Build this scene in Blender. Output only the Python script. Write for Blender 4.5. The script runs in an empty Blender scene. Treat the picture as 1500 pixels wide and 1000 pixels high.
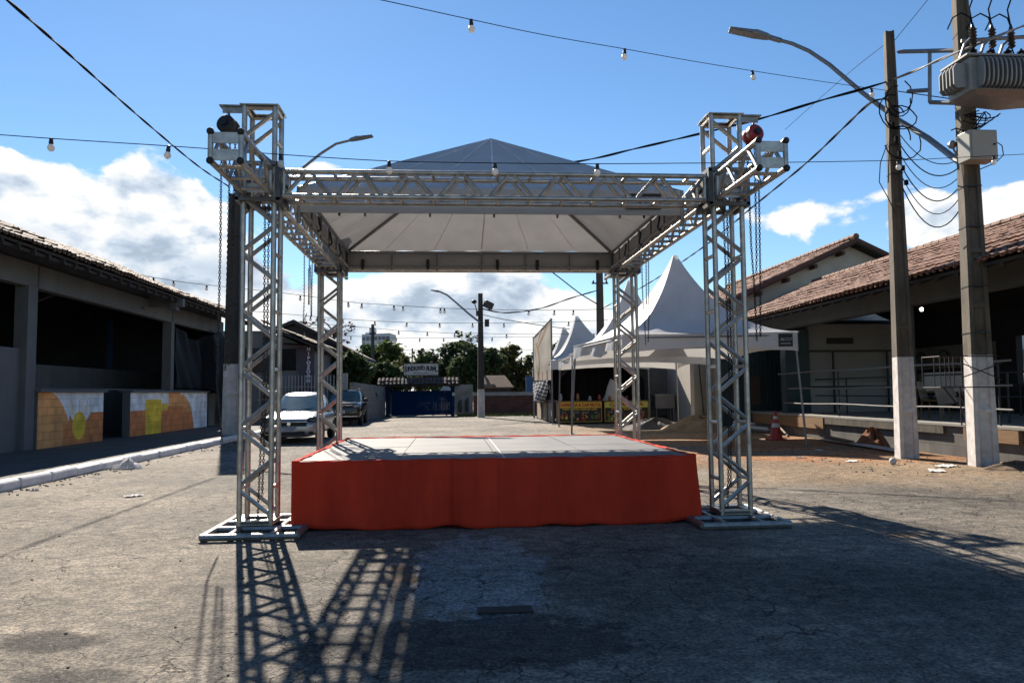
import bpy, math, random, bmesh
from mathutils import Vector as V, Matrix, Euler
random.seed(7)
SC = bpy.context.scene
COL = SC.collection
R = math.radians
# ------------------------------------------------------------------ camera
FPX = 1125.0
AL = math.atan(75/FPX); TH = math.atan(88/FPX); RO = R(.55)
fw = V((math.sin(TH)*math.cos(AL), math.cos(TH)*math.cos(AL), math.sin(AL)))
rt0 = V((math.cos(TH), -math.sin(TH), 0)); up0 = rt0.cross(fw)
rt = rt0*math.cos(RO) - up0*math.sin(RO); up = up0*math.cos(RO) + rt0*math.sin(RO)
EYE = V((0, 0, 1.4))
cam = bpy.data.cameras.new('camera'); cam.sensor_width = 36; cam.lens = 27.0
cam.clip_start = .05; cam.clip_end = 3000
co = bpy.data.objects.new('camera', cam); COL.objects.link(co)
co.matrix_world = Matrix(((rt.x, up.x, -fw.x, EYE.x), (rt.y, up.y, -fw.y, EYE.y), (rt.z, up.z, -fw.z, EYE.z), (0, 0, 0, 1)))
SC.camera = co
def P(x, y, Y):                       # photo pixel at a known distance -> point in the place
    d = fw + rt*((x-750)/FPX) - up*((y-500)/FPX)
    return EYE + d*(Y/d.y)
def G(x, y, z=0):
    d = fw + rt*((x-750)/FPX) - up*((y-500)/FPX)
    return EYE + d*((z-EYE.z)/d.z)
# ------------------------------------------------------------------ world and sun
SUN_EL, SUN_AZ = R(34.5), R(-15.3)    # azimuth measured from +Y, clockwise
SC.view_settings.view_transform = 'Standard'; SC.view_settings.look = 'None'
SC.view_settings.exposure = 1.2; SC.view_settings.gamma = 1
W = bpy.data.worlds.new('World'); SC.world = W; W.use_nodes = True
nt = W.node_tree; nt.nodes.clear()
def N(t, **k):
    n = nt.nodes.new(t)
    for a, b in k.items(): setattr(n, a, b)
    return n
def LK(a, b): nt.links.new(a, b)
def mth(op, a, b=None, c=None, clamp=False):
    n = N('ShaderNodeMath', operation=op); n.use_clamp = clamp
    for i, v in enumerate((a, b, c)):
        if v is None: continue
        if isinstance(v, (int, float)): n.inputs[i].default_value = v
        else: LK(v, n.inputs[i])
    return n.outputs[0]
def vmt(op, a, b=None):
    n = N('ShaderNodeVectorMath', operation=op)
    for i, v in enumerate((a, b)):
        if v is None: continue
        if isinstance(v, tuple): n.inputs[i].default_value = v
        else: LK(v, n.inputs[i])
    return n.outputs['Value'] if op in ('LENGTH', 'DOT_PRODUCT') else n.outputs[0]
def sstep(v, a, b, lo=0., hi=1.):
    n = N('ShaderNodeMapRange', interpolation_type='SMOOTHSTEP'); LK(v, n.inputs[0])
    for i, q in enumerate((a, b, lo, hi)): n.inputs[i+1].default_value = q
    return n.outputs[0]
sky = N('ShaderNodeTexSky', sky_type='NISHITA'); sky.sun_disc = False
sky.sun_elevation = SUN_EL; sky.sun_rotation = SUN_AZ
sky.altitude = 0; sky.air_density = 1.0; sky.dust_density = .03; sky.ozone_density = 3.0
tc = N('ShaderNodeTexCoord'); D = tc.outputs['Generated']
def cloudnoise(off):
    p = vmt('ADD', D, off)
    p = vmt('MULTIPLY', p, (5.6, 5.6, 9.5))
    n = N('ShaderNodeTexNoise', noise_dimensions='3D'); LK(p, n.inputs['Vector'])
    n.inputs['Scale'].default_value = 1.75; n.inputs['Detail'].default_value = 9; n.inputs['Roughness'].default_value = .55
    n.inputs['Distortion'].default_value = .12
    return n.outputs[0]
def dirp(x, y): return P(x, y, 10.) - EYE
bias = None
for (x, y, wx, wz, amt) in [(60, 320, .17, .062, .44), (-150, 330, .2, .07, .42), (250, 315, .075, .055, .42), (330, 420, .07, .04, .34), (620, 485, .15, .075, .42), (740, 440, .09, .055, .40), (810, 500, .10, .05, .36), (640, 440, .08, .04, .34), (430, 470, .07, .05, .36), (470, 248, .05, .014, .26),
                            (1160, 318, .075, .03, .33), (1450, 322, .08, .04, .36), (720, 520, .22, .04, .38), (1700, 330, .2, .08, .4), (550, 425, .03, .013, .26), (260, 430, .08, .03, .34)]:
    d = dirp(x, y).normalized()
    q = vmt('SUBTRACT', D, (d.x, d.y, d.z)); q = vmt('MULTIPLY', q, (1/wx, .35/wx, 1/wz))
    r2 = mth('POWER', vmt('LENGTH', q), 2.0)
    g = mth('MULTIPLY', mth('EXPONENT', mth('MULTIPLY', r2, -1.0)), amt)
    bias = g if bias is None else mth('ADD', bias, g)
bias = mth('MINIMUM', bias, .5)
n1 = cloudnoise((3.1, 1.7, .4)); n2 = cloudnoise((3.1-.012, 1.7+.01, .4+.022))
dens = mth('ADD', n1, bias)
mask = sstep(dens, .735, .825)
core = sstep(dens, .84, 1.10)
lit = mth('ADD', mth('MULTIPLY', mth('SUBTRACT', n1, n2), 4.2), .82, clamp=True)
lit = mth('SUBTRACT', lit, mth('MULTIPLY', core, .30), clamp=True)
low = None
for (x, y, wx, wz, amt) in [(70, 372, .26, .040, .22), (-200, 372, .2, .04, .22), (320, 400, .08, .03, .35), (470, 470, .05, .02, .25)]:
    d = dirp(x, y).normalized()
    q = vmt('SUBTRACT', D, (d.x, d.y, d.z)); q = vmt('MULTIPLY', q, (1/wx, .35/wx, 1/wz))
    g = mth('MULTIPLY', mth('EXPONENT', mth('MULTIPLY', mth('POWER', vmt('LENGTH', q), 2.0), -1.0)), amt)
    low = g if low is None else mth('ADD', low, g)
lit = mth('SUBTRACT', lit, low, clamp=True)
cr = N('ShaderNodeValToRGB'); LK(lit, cr.inputs[0])
cr.color_ramp.elements[0].position = 0; cr.color_ramp.elements[0].color = (.42, .51, .63, 1)
cr.color_ramp.elements[1].position = .72; cr.color_ramp.elements[1].color = (1.0, 1.0, .98, 1)
e = cr.color_ramp.elements.new(.3); e.color = (.62, .71, .82, 1)
hs = N('ShaderNodeHueSaturation'); LK(sky.outputs[0], hs.inputs['Color']); hs.inputs['Saturation'].default_value = 1.14
b1 = N('ShaderNodeBackground'); LK(hs.outputs[0], b1.inputs[0]); b1.inputs[1].default_value = .061
b2 = N('ShaderNodeBackground'); LK(cr.outputs[0], b2.inputs[0]); b2.inputs[1].default_value = .47
mx = N('ShaderNodeMixShader'); LK(mask, mx.inputs[0]); LK(b1.outputs[0], mx.inputs[1]); LK(b2.outputs[0], mx.inputs[2])
wo = N('ShaderNodeOutputWorld'); LK(mx.outputs[0], wo.inputs[0])
sl = bpy.data.lights.new('sun', 'SUN'); sl.energy = 5.0; sl.angle = R(.5); sl.color = (1, .90, .77)
so = bpy.data.objects.new('sun', sl); COL.objects.link(so)
sd = V((math.sin(SUN_AZ)*math.cos(SUN_EL), math.cos(SUN_AZ)*math.cos(SUN_EL), math.sin(SUN_EL)))
so.rotation_euler = sd.to_track_quat('Z', 'Y').to_euler(); so.location = sd*200
# ------------------------------------------------------------------ materials
MATS = {}
AF = .62          # measured surfaces are this much darker than first estimated
def mat(name, col, rough=.6, metal=0., var=.18, scale=4., bump=0., bscale=40., col2=None, trans=0., stretch=(1, 1, 1), spec=None, emit=0., big=0.):
    if name in MATS: return MATS[name]
    global nt
    m = bpy.data.materials.new(name); m.use_nodes = True; nt = m.node_tree
    b = nt.nodes['Principled BSDF']
    if not emit and metal < .9: col = tuple(c*AF for c in col); col2 = tuple(c*AF for c in col2) if col2 else None
    tcn = N('ShaderNodeTexCoord'); mp = N('ShaderNodeMapping'); mp.inputs['Scale'].default_value = stretch
    LK(tcn.outputs['Object'], mp.inputs[0])
    nz = N('ShaderNodeTexNoise'); nz.inputs['Scale'].default_value = scale; nz.inputs['Detail'].default_value = 6; nz.inputs['Roughness'].default_value = .62
    LK(mp.outputs[0], nz.inputs['Vector'])
    rp = N('ShaderNodeMapRange'); LK(nz.outputs[0], rp.inputs[0]); rp.inputs[1].default_value = .3; rp.inputs[2].default_value = .7
    mixn = N('ShaderNodeMix', data_type='RGBA'); LK(rp.outputs[0], mixn.inputs[0])
    c2 = col2 if col2 else tuple(min(1, c*(1+var)) for c in col)
    c1 = col if col2 else tuple(c*(1-var) for c in col)
    mixn.inputs[6].default_value = (*c1, 1); mixn.inputs[7].default_value = (*c2, 1)
    colout = mixn.outputs[2]
    LK(colout, b.inputs['Base Color'])
    b.inputs['Roughness'].default_value = rough; b.inputs['Metallic'].default_value = metal
    if spec is not None: b.inputs['Specular IOR Level'].default_value = spec
    if bump:
        nb = N('ShaderNodeTexNoise'); nb.inputs['Scale'].default_value = bscale; nb.inputs['Detail'].default_value = 5
        LK(mp.outputs[0], nb.inputs['Vector'])
        bp = N('ShaderNodeBump'); bp.inputs['Strength'].default_value = bump; bp.inputs['Distance'].default_value = .02
        LK(nb.outputs[0], bp.inputs['Height']); LK(bp.outputs[0], b.inputs['Normal'])
    if trans:
        t = N('ShaderNodeBsdfTranslucent'); LK(colout, t.inputs[0])
        ms = N('ShaderNodeMixShader'); ms.inputs[0].default_value = trans
        LK(b.outputs[0], ms.inputs[1]); LK(t.outputs[0], ms.inputs[2]); LK(ms.outputs[0], nt.nodes['Material Output'].inputs[0])
    if emit:
        b.inputs['Emission Color'].default_value = (*col, 1); b.inputs['Emission Strength'].default_value = emit
    MATS[name] = m
    return m
def brickmat(name, col, mortar=.6, bw=.4, bh=.2, axis='yz', var=.12, rough=.8, dirt=None):
    global nt
    col = tuple(c*AF for c in col)
    m = bpy.data.materials.new(name); m.use_nodes = True; nt = m.node_tree; b = nt.nodes['Principled BSDF']
    tcn = N('ShaderNodeTexCoord'); sp = N('ShaderNodeSeparateXYZ'); LK(tcn.outputs['Object'], sp.inputs[0])
    cb = N('ShaderNodeCombineXYZ'); LK(sp.outputs['Y' if axis == 'yz' else 'X'], cb.inputs[0]); LK(sp.outputs['Z'], cb.inputs[1])
    br = N('ShaderNodeTexBrick'); LK(cb.outputs[0], br.inputs['Vector'])
    br.inputs['Scale'].default_value = 1; br.inputs['Brick Width'].default_value = bw; br.inputs['Row Height'].default_value = bh
    br.inputs['Mortar Size'].default_value = .008; br.inputs['Mortar Smooth'].default_value = .3
    br.inputs['Color1'].default_value = (*[c*(1-var) for c in col], 1); br.inputs['Color2'].default_value = (*[min(1, c*(1+var)) for c in col], 1)
    br.inputs['Mortar'].default_value = (*[c*mortar for c in col], 1)
    nz = N('ShaderNodeTexNoise'); nz.inputs['Scale'].default_value = 2.5; nz.inputs['Detail'].default_value = 7; LK(tcn.outputs['Object'], nz.inputs['Vector'])
    rp = N('ShaderNodeMapRange'); LK(nz.outputs[0], rp.inputs[0]); rp.inputs[1].default_value = .35; rp.inputs[2].default_value = .7; rp.inputs[3].default_value = 1.1; rp.inputs[4].default_value = .72
    mm = N('ShaderNodeVectorMath', operation='SCALE'); LK(br.outputs[0], mm.inputs[0]); LK(rp.outputs[0], mm.inputs['Scale'])
    LK(mm.outputs[0], b.inputs['Base Color']); b.inputs['Roughness'].default_value = rough
    bp = N('ShaderNodeBump'); bp.inputs['Strength'].default_value = .5; bp.inputs['Distance'].default_value = .01; bp.invert = True
    LK(br.outputs['Fac'], bp.inputs['Height']); LK(bp.outputs[0], b.inputs['Normal'])
    MATS[name] = m
    return m
ALU = mat('aluminium', (.62, .585, .53), .40, .8, .3, 9, .15, 60)
ALUD = mat('worn_aluminium', (.42, .41, .39), .5, .8, .3, 14, .15, 50)
STEEL = mat('galvanised_steel', (.33, .34, .35), .5, .7, .15, 12)
DARKM = mat('dark_steel', (.05, .052, .058), .5, .6, .2, 12)
BLACK = mat('black_rubber', (.015, .015, .017), .6, 0, .2, 8)
CHAIN = mat('chain_steel', (.09, .085, .08), .45, .8, .3, 30)
REDP = mat('red_paint', (.42, .03, .035), .4, 0, .2, 10)
FAB = mat('white_vinyl', (.60, .60, .60), .35, 0, .10, 2.0, .4, 4, trans=.14)
TENTF = mat('tent_vinyl', (.86, .86, .85), .45, 0, .10, 1.2, .35, 3.5, trans=.25)
SKIRT = mat('red_orange_fabric', (.95, .062, .022), .9, 0, .3, 3.2, .5, 6, col2=(1.35, .11, .036), trans=.45, stretch=(1, 1, .22))
DECKM = mat('deck_plywood', (.185, .19, .20), .72, 0, .28, 1.6, .08, 30, spec=.2)
SEAM = mat('deck_tape', (.62, .6, .56), .6)
WIRE = mat('black_cable', (.018, .018, .02), .95, 0, .3, 20, spec=.08)
WIREG = mat('grey_cable', (.30, .30, .31), .5)
BULB = mat('opal_glass', (1.2, 1.18, 1.14), .3, 0, .03, 3, trans=.4)
CONC = mat('weathered_concrete', (.065, .055, .042), .9, 0, .35, 4.5, .5, 25, stretch=(1, 1, .28), col2=(.215, .178, .128))
CONCD = mat('dark_concrete', (.075, .066, .058), .9, 0, .35, 4, .3, 25, stretch=(1, 1, .3))
WHITEW = mat('limewash', (.62, .585, .55), .85, 0, .15, 5, .3, 22, col2=(1.0, .96, .92))
GREYWALL = mat('grey_paint', (.145, .152, .158), .75, 0, .3, 1.3, .08, 20, col2=(.215, .222, .224), stretch=(1, 1, .5))
DGREY = mat('dark_grey_paint', (.085, .09, .095), .75, 0, .15, 2)
TEAL = mat('teal_paint', (.028, .062, .078), .6, 0, .25, 2)
BLUEP = mat('blue_paint', (.02, .10, .25), .55, 0, .2, 3)
NAVY = mat('navy_gate_paint', (.005, .036, .115), .95, 0, .15, 3, spec=.05)
TILE = mat('clay_tile', (.15, .07, .045), .85, 0, .5, 5.0, .3, 30, col2=(.50, .27, .175))
TILED = mat('old_clay_tile', (.10, .06, .045), .85, 0, .4, 6.0, .3, 30, col2=(.34, .25, .19))
TILEDK = mat('dark_clay_tile', (.065, .042, .034), .88, 0, .4, 6.0, .3, 30, col2=(.16, .115, .09))
WOOD = mat('rough_wood', (.16, .10, .055), .8, 0, .35, 6, .2, 30, stretch=(1, .25, 3))
PLANK = mat('form_board', (.36, .205, .085), .75, 0, .3, 5, .2, 30, stretch=(3, .4, 6))
DWOOD = mat('dark_timber', (.045, .034, .028), .85, 0, .3, 5)
CREAM = mat('cream_paint', (.62, .57, .49), .8, 0, .1, 2)
WPAINT = mat('white_paint', (.74, .74, .73), .7, 0, .06, 3)
LEAF = mat('leaf', (.08, .13, .045), .75, 0, .5, 1.2, col2=(.15, .20, .06), trans=.3, spec=.1)
LEAFD = mat('dark_leaf', (.05, .088, .038), .75, 0, .5, 1.0, col2=(.15, .20, .08), trans=.25, spec=.1)
LEAFO = mat('olive_leaf', (.09, .10, .038), .75, 0, .5, 1.0, col2=(.23, .22, .085), trans=.3, spec=.1)
LEAFR = mat('red_leaf', (.10, .045, .03), .8, 0, .4, 2, trans=.2, spec=.1)
BARK = mat('bark', (.09, .07, .05), .9, 0, .3, 9, .4, 30)
TARP = mat('black_plastic', (.012, .016, .024), .6, 0, .2, 3, .35, 6, spec=.12)
GLASS = mat('car_glass', (.07, .12, .115), .08, 0, .35, 2, spec=.9)
SILVER = mat('silver_car_paint', (.46, .46, .48), .28, .65, .04, 30)
BLKCAR = mat('black_car_paint', (.012, .012, .015), .14, .1, .1, 20)
TYRE = mat('tyre', (.018, .018, .018), .85)
CHROME = mat('chrome', (.6, .6, .6), .15, 1)
LENS = mat('lamp_lens', (.5, .52, .54), .12, .3, .2, 20)
PAPER = mat('paper', (.78, .77, .74), .7)
# ------------------------------------------------------------------ mesh helper
def wloc(o):
    v = V((0, 0, 0))
    while o is not None: v += o.location; o = o.parent
    return v
def tag(o, label=None, cat=None, group=None, kind=None):
    if label: o['label'] = label
    if cat: o['category'] = cat
    if group: o['group'] = group
    if kind: o['kind'] = kind
    return o
def thing(name, label, cat, loc=(0, 0, 0), group=None):
    o = bpy.data.objects.new(name, None); COL.objects.link(o); o.location = loc; o.empty_display_size = .2
    return tag(o, label, cat, group)
class MB:
    def __init__(s): s.v = []; s.f = []; s.mi = []; s.m = 0
    def add(s, vs, fs):
        b = len(s.v); s.v += [V(q) for q in vs]
        for f in fs: s.f.append([b+i for i in f]); s.mi.append(s.m)
        return s
    def box(s, c, d, rz=0., M=None):
        c = V(c); hx, hy, hz = d[0]/2, d[1]/2, d[2]/2
        mt = M if M else (Matrix.Rotation(rz, 3, 'Z') if rz else None)
        vs = []
        for z in (-hz, hz):
            for x, y in ((-hx, -hy), (hx, -hy), (hx, hy), (-hx, hy)):
                q = V((x, y, z)); vs.append(c + (mt @ q if mt else q))
        return s.add(vs, [(3, 2, 1, 0), (4, 5, 6, 7), (0, 1, 5, 4), (1, 2, 6, 5), (2, 3, 7, 6), (3, 0, 4, 7)])
    def bb(s, a, b):
        return s.box([(a[i]+b[i])/2 for i in range(3)], [abs(b[i]-a[i]) for i in range(3)])
    def tube(s, a, b, r, n=8, r2=None, caps=True):
        return s.path([a, b], r if r2 is None else [r, r2], n, caps)
    def path(s, pts, r, n=6, caps=True):
        pts = [V(p) for p in pts]; k = len(pts)
        rs = r if isinstance(r, (list, tuple)) else [r]*k
        t0 = (pts[1]-pts[0]).normalized()
        ref = V((0, 0, 1)) if abs(t0.z) < .9 else V((1, 0, 0))
        u = t0.cross(ref).normalized(); vs = []
        for i, p in enumerate(pts):
            t = ((pts[min(i+1, k-1)]-pts[max(i-1, 0)])).normalized()
            u = (u - t*u.dot(t)).normalized(); w = t.cross(u)
            for j in range(n):
                a = 2*math.pi*j/n; vs.append(p + (u*math.cos(a)+w*math.sin(a))*rs[i])
        fs = [(i*n+j, i*n+(j+1) % n, (i+1)*n+(j+1) % n, (i+1)*n+j) for i in range(k-1) for j in range(n)]
        if caps: fs += [tuple(range(n))[::-1], tuple(range((k-1)*n, k*n))]
        return s.add(vs, fs)
    def lathe(s, c, prof, n=16, M=None):
        c = V(c); vs = []
        for r, z in prof:
            for j in range(n):
                a = 2*math.pi*j/n; q = V((r*math.cos(a), r*math.sin(a), z)); vs.append(c + (M @ q if M else q))
        k = len(prof)
        fs = [(i*n+j, i*n+(j+1) % n, (i+1)*n+(j+1) % n, (i+1)*n+j) for i in range(k-1) for j in range(n)]
        fs += [tuple(range(n))[::-1], tuple(range((k-1)*n, k*n))]
        return s.add(vs, fs)
    def ball(s, c, r, n=12, m=8, M=None):
        if not isinstance(r, (tuple, list)): r = (r, r, r)
        c = V(c); vs = []
        for i in range(1, m):
            ph = math.pi*i/m
            for j in range(n):
                a = 2*math.pi*j/n; q = V((r[0]*math.sin(ph)*math.cos(a), r[1]*math.sin(ph)*math.sin(a), -r[2]*math.cos(ph)))
                vs.append(c + (M @ q if M else q))
        fs = [(i*n+j, i*n+(j+1) % n, (i+1)*n+(j+1) % n, (i+1)*n+j) for i in range(m-2) for j in range(n)]
        b = len(vs); q0 = V((0, 0, -r[2])); q1 = V((0, 0, r[2]))
        vs += [c + (M @ q0 if M else q0), c + (M @ q1 if M else q1)]
        fs += [(b, (j+1) % n, j) for j in range(n)] + [(b+1, (m-2)*n+j, (m-2)*n+(j+1) % n) for j in range(n)]
        return s.add(vs, fs)
    def grid(s, nu, nv, fn, closed_u=False):
        vs = [fn(i/(nu-(0 if closed_u else 1)), j/(nv-1)) for j in range(nv) for i in range(nu)]
        fs = []
        for j in range(nv-1):
            for i in range(nu if closed_u else nu-1):
                i2 = (i+1) % nu
                fs.append((j*nu+i, j*nu+i2, (j+1)*nu+i2, (j+1)*nu+i))
        return s.add(vs, fs)
    def prism(s, poly, d):                       # poly: 3D points, extruded by vector d
        n = len(poly); d = V(d); vs = [V(p) for p in poly] + [V(p)+d for p in poly]
        return s.add(vs, [tuple(range(n))[::-1], tuple(range(n, 2*n))] + [(i, (i+1) % n, n+(i+1) % n, n+i) for i in range(n)])
    def quad(s, a, b, c, d): return s.add([a, b, c, d], [(0, 1, 2, 3)])
    def build(s, name, mt, parent=None, smooth=False, bevel=0., shift=True, solid=0.):
        me = bpy.data.meshes.new(name)
        off = wloc(parent) if (parent is not None and shift) else V((0, 0, 0))
        me.from_pydata([tuple(v-off) for v in s.v], [], s.f)
        for q in (mt if isinstance(mt, (list, tuple)) else [mt]): me.materials.append(q)
        me.polygons.foreach_set('material_index', s.mi)
        if smooth: me.polygons.foreach_set('use_smooth', [True]*len(me.polygons))
        o = bpy.data.objects.new(name, me); COL.objects.link(o)
        if parent is not None: o.parent = parent
        bm = bmesh.new(); bm.from_mesh(me); bmesh.ops.recalc_face_normals(bm, faces=bm.faces); bm.to_mesh(me); bm.free()
        if smooth: me.set_sharp_from_angle(angle=R(40))
        if solid: q = o.modifiers.new('s', 'SOLIDIFY'); q.thickness = solid; q.offset = 0
        if bevel: q = o.modifiers.new('b', 'BEVEL'); q.width = bevel; q.segments = 2; q.limit_method = 'ANGLE'
        return o
def struct(mb, name, mt, **k): return tag(mb.build(name, mt, **k), kind='structure')
def text(string, size, origin, right, upv, mt, name, parent, ext=.003, align='CENTER', shear=0., sx=1., bold=0.):
    cu = bpy.data.curves.new(name, 'FONT'); cu.body = string; cu.size = size; cu.extrude = ext; cu.align_x = align; cu.align_y = 'CENTER'; cu.shear = shear; cu.offset = bold
    cu.resolution_u = 3
    o = bpy.data.objects.new(name, cu); COL.objects.link(o)
    dg = bpy.context.evaluated_depsgraph_get(); dg.update()
    me = bpy.data.meshes.new_from_object(o.evaluated_get(dg)); bpy.data.objects.remove(o)
    r = V(right).normalized(); u = V(upv).normalized(); n = r.cross(u)
    off = V(origin) - wloc(parent)
    for v in me.vertices:
        q = v.co.copy(); v.co = off + r*(q.x*sx) + u*q.y + n*q.z
    me.materials.clear(); me.materials.append(mt); me.name = name
    ob = bpy.data.objects.new(name, me); COL.objects.link(ob); ob.parent = parent
    return ob
def copy_tree(o, parent=None):
    c = o.copy(); COL.objects.link(c)
    if parent is not None: c.parent = parent
    for ch in list(o.children): copy_tree(ch, c)
    return c
def rnd(a, b): return random.uniform(a, b)
# ------------------------------------------------------------------ ground
def ground_mat():
    global nt
    m = bpy.data.materials.new('asphalt'); m.use_nodes = True; nt = m.node_tree; b = nt.nodes['Principled BSDF']
    t = N('ShaderNodeTexCoord'); O = t.outputs['Object']
    def nz(sc, det=6, ro=.6, off=None):
        n = N('ShaderNodeTexNoise'); n.inputs['Scale'].default_value = sc; n.inputs['Detail'].default_value = det; n.inputs['Roughness'].default_value = ro
        LK(vmt('ADD', O, off) if off else O, n.inputs['Vector']); return n.outputs[0]
    def mixc(f, a, c):
        n = N('ShaderNodeMix', data_type='RGBA')
        LK(f, n.inputs[0])
        for i, q in ((6, a), (7, c)):
            if isinstance(q, tuple): n.inputs[i].default_value = (*q, 1)
            else: LK(q, n.inputs[i])
        return n.outputs[2]
    big = nz(.35, 5); med = nz(1.6, 6, .65, (7, 3, 0)); fine = nz(38, 3, .7); grit = nz(120, 2, .7)
    c = mixc(sstep(big, .35, .66), (.160, .143, .121), (.282, .250, .208))
    c = mixc(sstep(med, .52, .72), c, (.33, .292, .242))
    c = mixc(sstep(nz(.9, 7, .7, (1, 9, 0)), .58, .74, 0, .8), c, (.052, .048, .044))
    sp = N('ShaderNodeSeparateXYZ'); LK(O, sp.inputs[0]); X, Y = sp.outputs[0], sp.outputs[1]
    # worn dirt and orange soil on the right beyond the stage
    wob = mth('MULTIPLY', mth('SUBTRACT', nz(.5, 6, .65, (4, 4, 0)), .5), 6.0)
    dx = mth('ADD', X, wob); dy = mth('ADD', Y, wob)
    dirt = mth('MULTIPLY', sstep(dx, 3.2, 5.6), mth('MULTIPLY', sstep(dy, 10.0, 12.5), sstep(dy, 34, 30)))
    soil = mixc(nz(2.2, 6, .7, (2, 2, 0)), (.32, .22, .132), (.41, .29, .175))
    c = mixc(mth('MULTIPLY', dirt, .8), c, soil)
    red = mth('MULTIPLY', mth('MULTIPLY', sstep(dx, 3.2, 5.5), mth('MULTIPLY', sstep(dy, 13.5, 15.5), sstep(dy, 25, 20))), sstep(nz(.7, 6, .6, (9, 1, 0)), .40, .55))
    c = mixc(mth('MULTIPLY', red, .8), c, (.46, .19, .07))
    spots = sstep(nz(.8, 4, .5, (31, 17, 0)), .68, .73, 0, .7)
    c = mixc(spots, c, (.20, .11, .055))
    # smoother pale cement patch and several darker patches in the foreground
    def blob(cx, cy, rx, ry, w=.35, k=1.0):
        q = vmt('SUBTRACT', O, (cx, cy, 0)); q = vmt('MULTIPLY', q, (1/rx, 1/ry, 0))
        l = mth('ADD', vmt('LENGTH', q), mth('MULTIPLY', mth('SUBTRACT', nz(2.6, 8, .72, (cx, cy, 0)), .5), 2.0))
        return sstep(l, 1.0, 1.0-w, 0, k)
    c = mixc(blob(.22, 6.2, .55, 1.5, .12, .8), c, (.34, .35, .36))
    c = mixc(blob(.1, 4.45, 1.0, .5, .15, .75), c, (.032, .032, .035))
    c = mixc(blob(-2.35, 4.7, .42, .25, .5, .8), c, (.022, .022, .023))
    c = mixc(blob(-1.95, 4.1, .35, .16, .5, .8), c, (.028, .028, .028))
    c = mixc(blob(2.2, 5.6, 2.3, 1.6, .8, .45), c, (.065, .062, .06))
    # cracks
    vo = N('ShaderNodeTexVoronoi', feature='DISTANCE_TO_EDGE'); vo.inputs['Scale'].default_value = 2.3
    wv = N('ShaderNodeVectorMath', operation='SCALE'); n3 = N('ShaderNodeTexNoise'); n3.inputs['Scale'].default_value = 3.5; n3.inputs['Detail'].default_value = 6
    LK(O, n3.inputs['Vector']); LK(n3.outputs['Color'], wv.inputs[0]); wv.inputs['Scale'].default_value = .55
    LK(vmt('ADD', O, wv.outputs[0]), vo.inputs['Vector'])
    crack = mth('MULTIPLY', sstep(vo.outputs[0], .018, .004), sstep(nz(.55, 4, .5, (5, 8, 0)), .36, .52))
    c = mixc(mth('MULTIPLY', crack, .9), c, (.03, .028, .027))
    # aggregate
    ag = mixc(sstep(fine, .38, .62), (.55, .55, .56), (1.4, 1.37, 1.31))
    v = N('ShaderNodeMix', data_type='RGBA', blend_type='MULTIPLY'); v.inputs[0].default_value = 1; LK(c, v.inputs[6]); LK(ag, v.inputs[7])
    c = v.outputs[2]
    cg = nz(46, 2, .6, (5, 5, 0)); c = mixc(sstep(cg, .60, .68, 0, .55), c, (.36, .32, .265)); c = mixc(sstep(cg, .38, .31, 0, .6), c, (.045, .042, .04))
    chips = sstep(grit, .62, .70, 0, .5)
    c = mixc(chips, c, (.30, .27, .23)); c = mixc(sstep(grit, .40, .33, 0, .7), c, (.035, .033, .032))
    blot = nz(7.5, 7, .72, (3, 8, 0)); v2 = N('ShaderNodeMix', data_type='RGBA', blend_type='MULTIPLY'); v2.inputs[0].default_value = 1
    LK(c, v2.inputs[6]); LK(mixc(sstep(blot, .40, .62), (.66, .67, .69), (1.16, 1.15, 1.13)), v2.inputs[7]); c = v2.outputs[2]
    patch = nz(.22, 6, .7, (13, 2, 0)); v3 = N('ShaderNodeMix', data_type='RGBA', blend_type='MULTIPLY'); v3.inputs[0].default_value = 1
    LK(c, v3.inputs[6]); LK(mixc(sstep(patch, .42, .60), (.74, .75, .77), (1.06, 1.05, 1.04)), v3.inputs[7]); c = v3.outputs[2]
    LK(c, b.inputs['Base Color']); b.inputs['Roughness'].default_value = .85; b.inputs['Specular IOR Level'].default_value = .18
    h = mth('ADD', mth('MULTIPLY', fine, .6), mth('MULTIPLY', grit, .5)); h = mth('ADD', h, mth('MULTIPLY', med, 1.6)); h = mth('SUBTRACT', h, mth('MULTIPLY', crack, .8))
    bp = N('ShaderNodeBump'); bp.inputs['Strength'].default_value = .9; bp.inputs['Distance'].default_value = .028
    LK(h, bp.inputs['Height']); LK(bp.outputs[0], b.inputs['Normal'])
    return m
mb = MB(); mb.quad((-400, -60, 0), (400, -60, 0), (400, 700, 0), (-400, 700, 0)); struct(mb, 'ground', ground_mat())
SIDEW = mat('sidewalk_cement', (.115, .105, .095), .9, 0, .3, 1.6, .3, 30)
mb = MB(); mb.bb((-16, -8, 0), (-6.86, 36, .15)); struct(mb, 'sidewalk', SIDEW)
mb = MB(); y = -6.0
KERB = mat('limewashed_kerb', (1.0, .96, .94), .85, 0, .2, 4, .35, 18, col2=(1.35, 1.31, 1.28))
while y < 33.5:
    l = rnd(.85, 1.05); j = rnd(-.02, .02)
    w0, w1 = -6.84, -6.65+j
    mb.prism([(w0, y, 0), (w1, y+rnd(0, .03), 0), (w1, y+.01, .12), (w1-.03, y+.01, .155+rnd(-.01, .012)), (w0, y, .165)], (rnd(-.015, .015), l-rnd(.01, .05), rnd(-.012, .012)))
    y += l
struct(mb, 'kerb', KERB, bevel=.015)
GRASS = mat('verge_grass', (.10, .13, .03), .9, 0, .4, 3, .4, 20)
mb = MB(); mb.quad((.2, 45.6, .01), (26, 44.9, .01), (26, 49.5, .01), (.2, 49.3, .01)); struct(mb, 'grass_verge', GRASS)
mb = MB()
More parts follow.
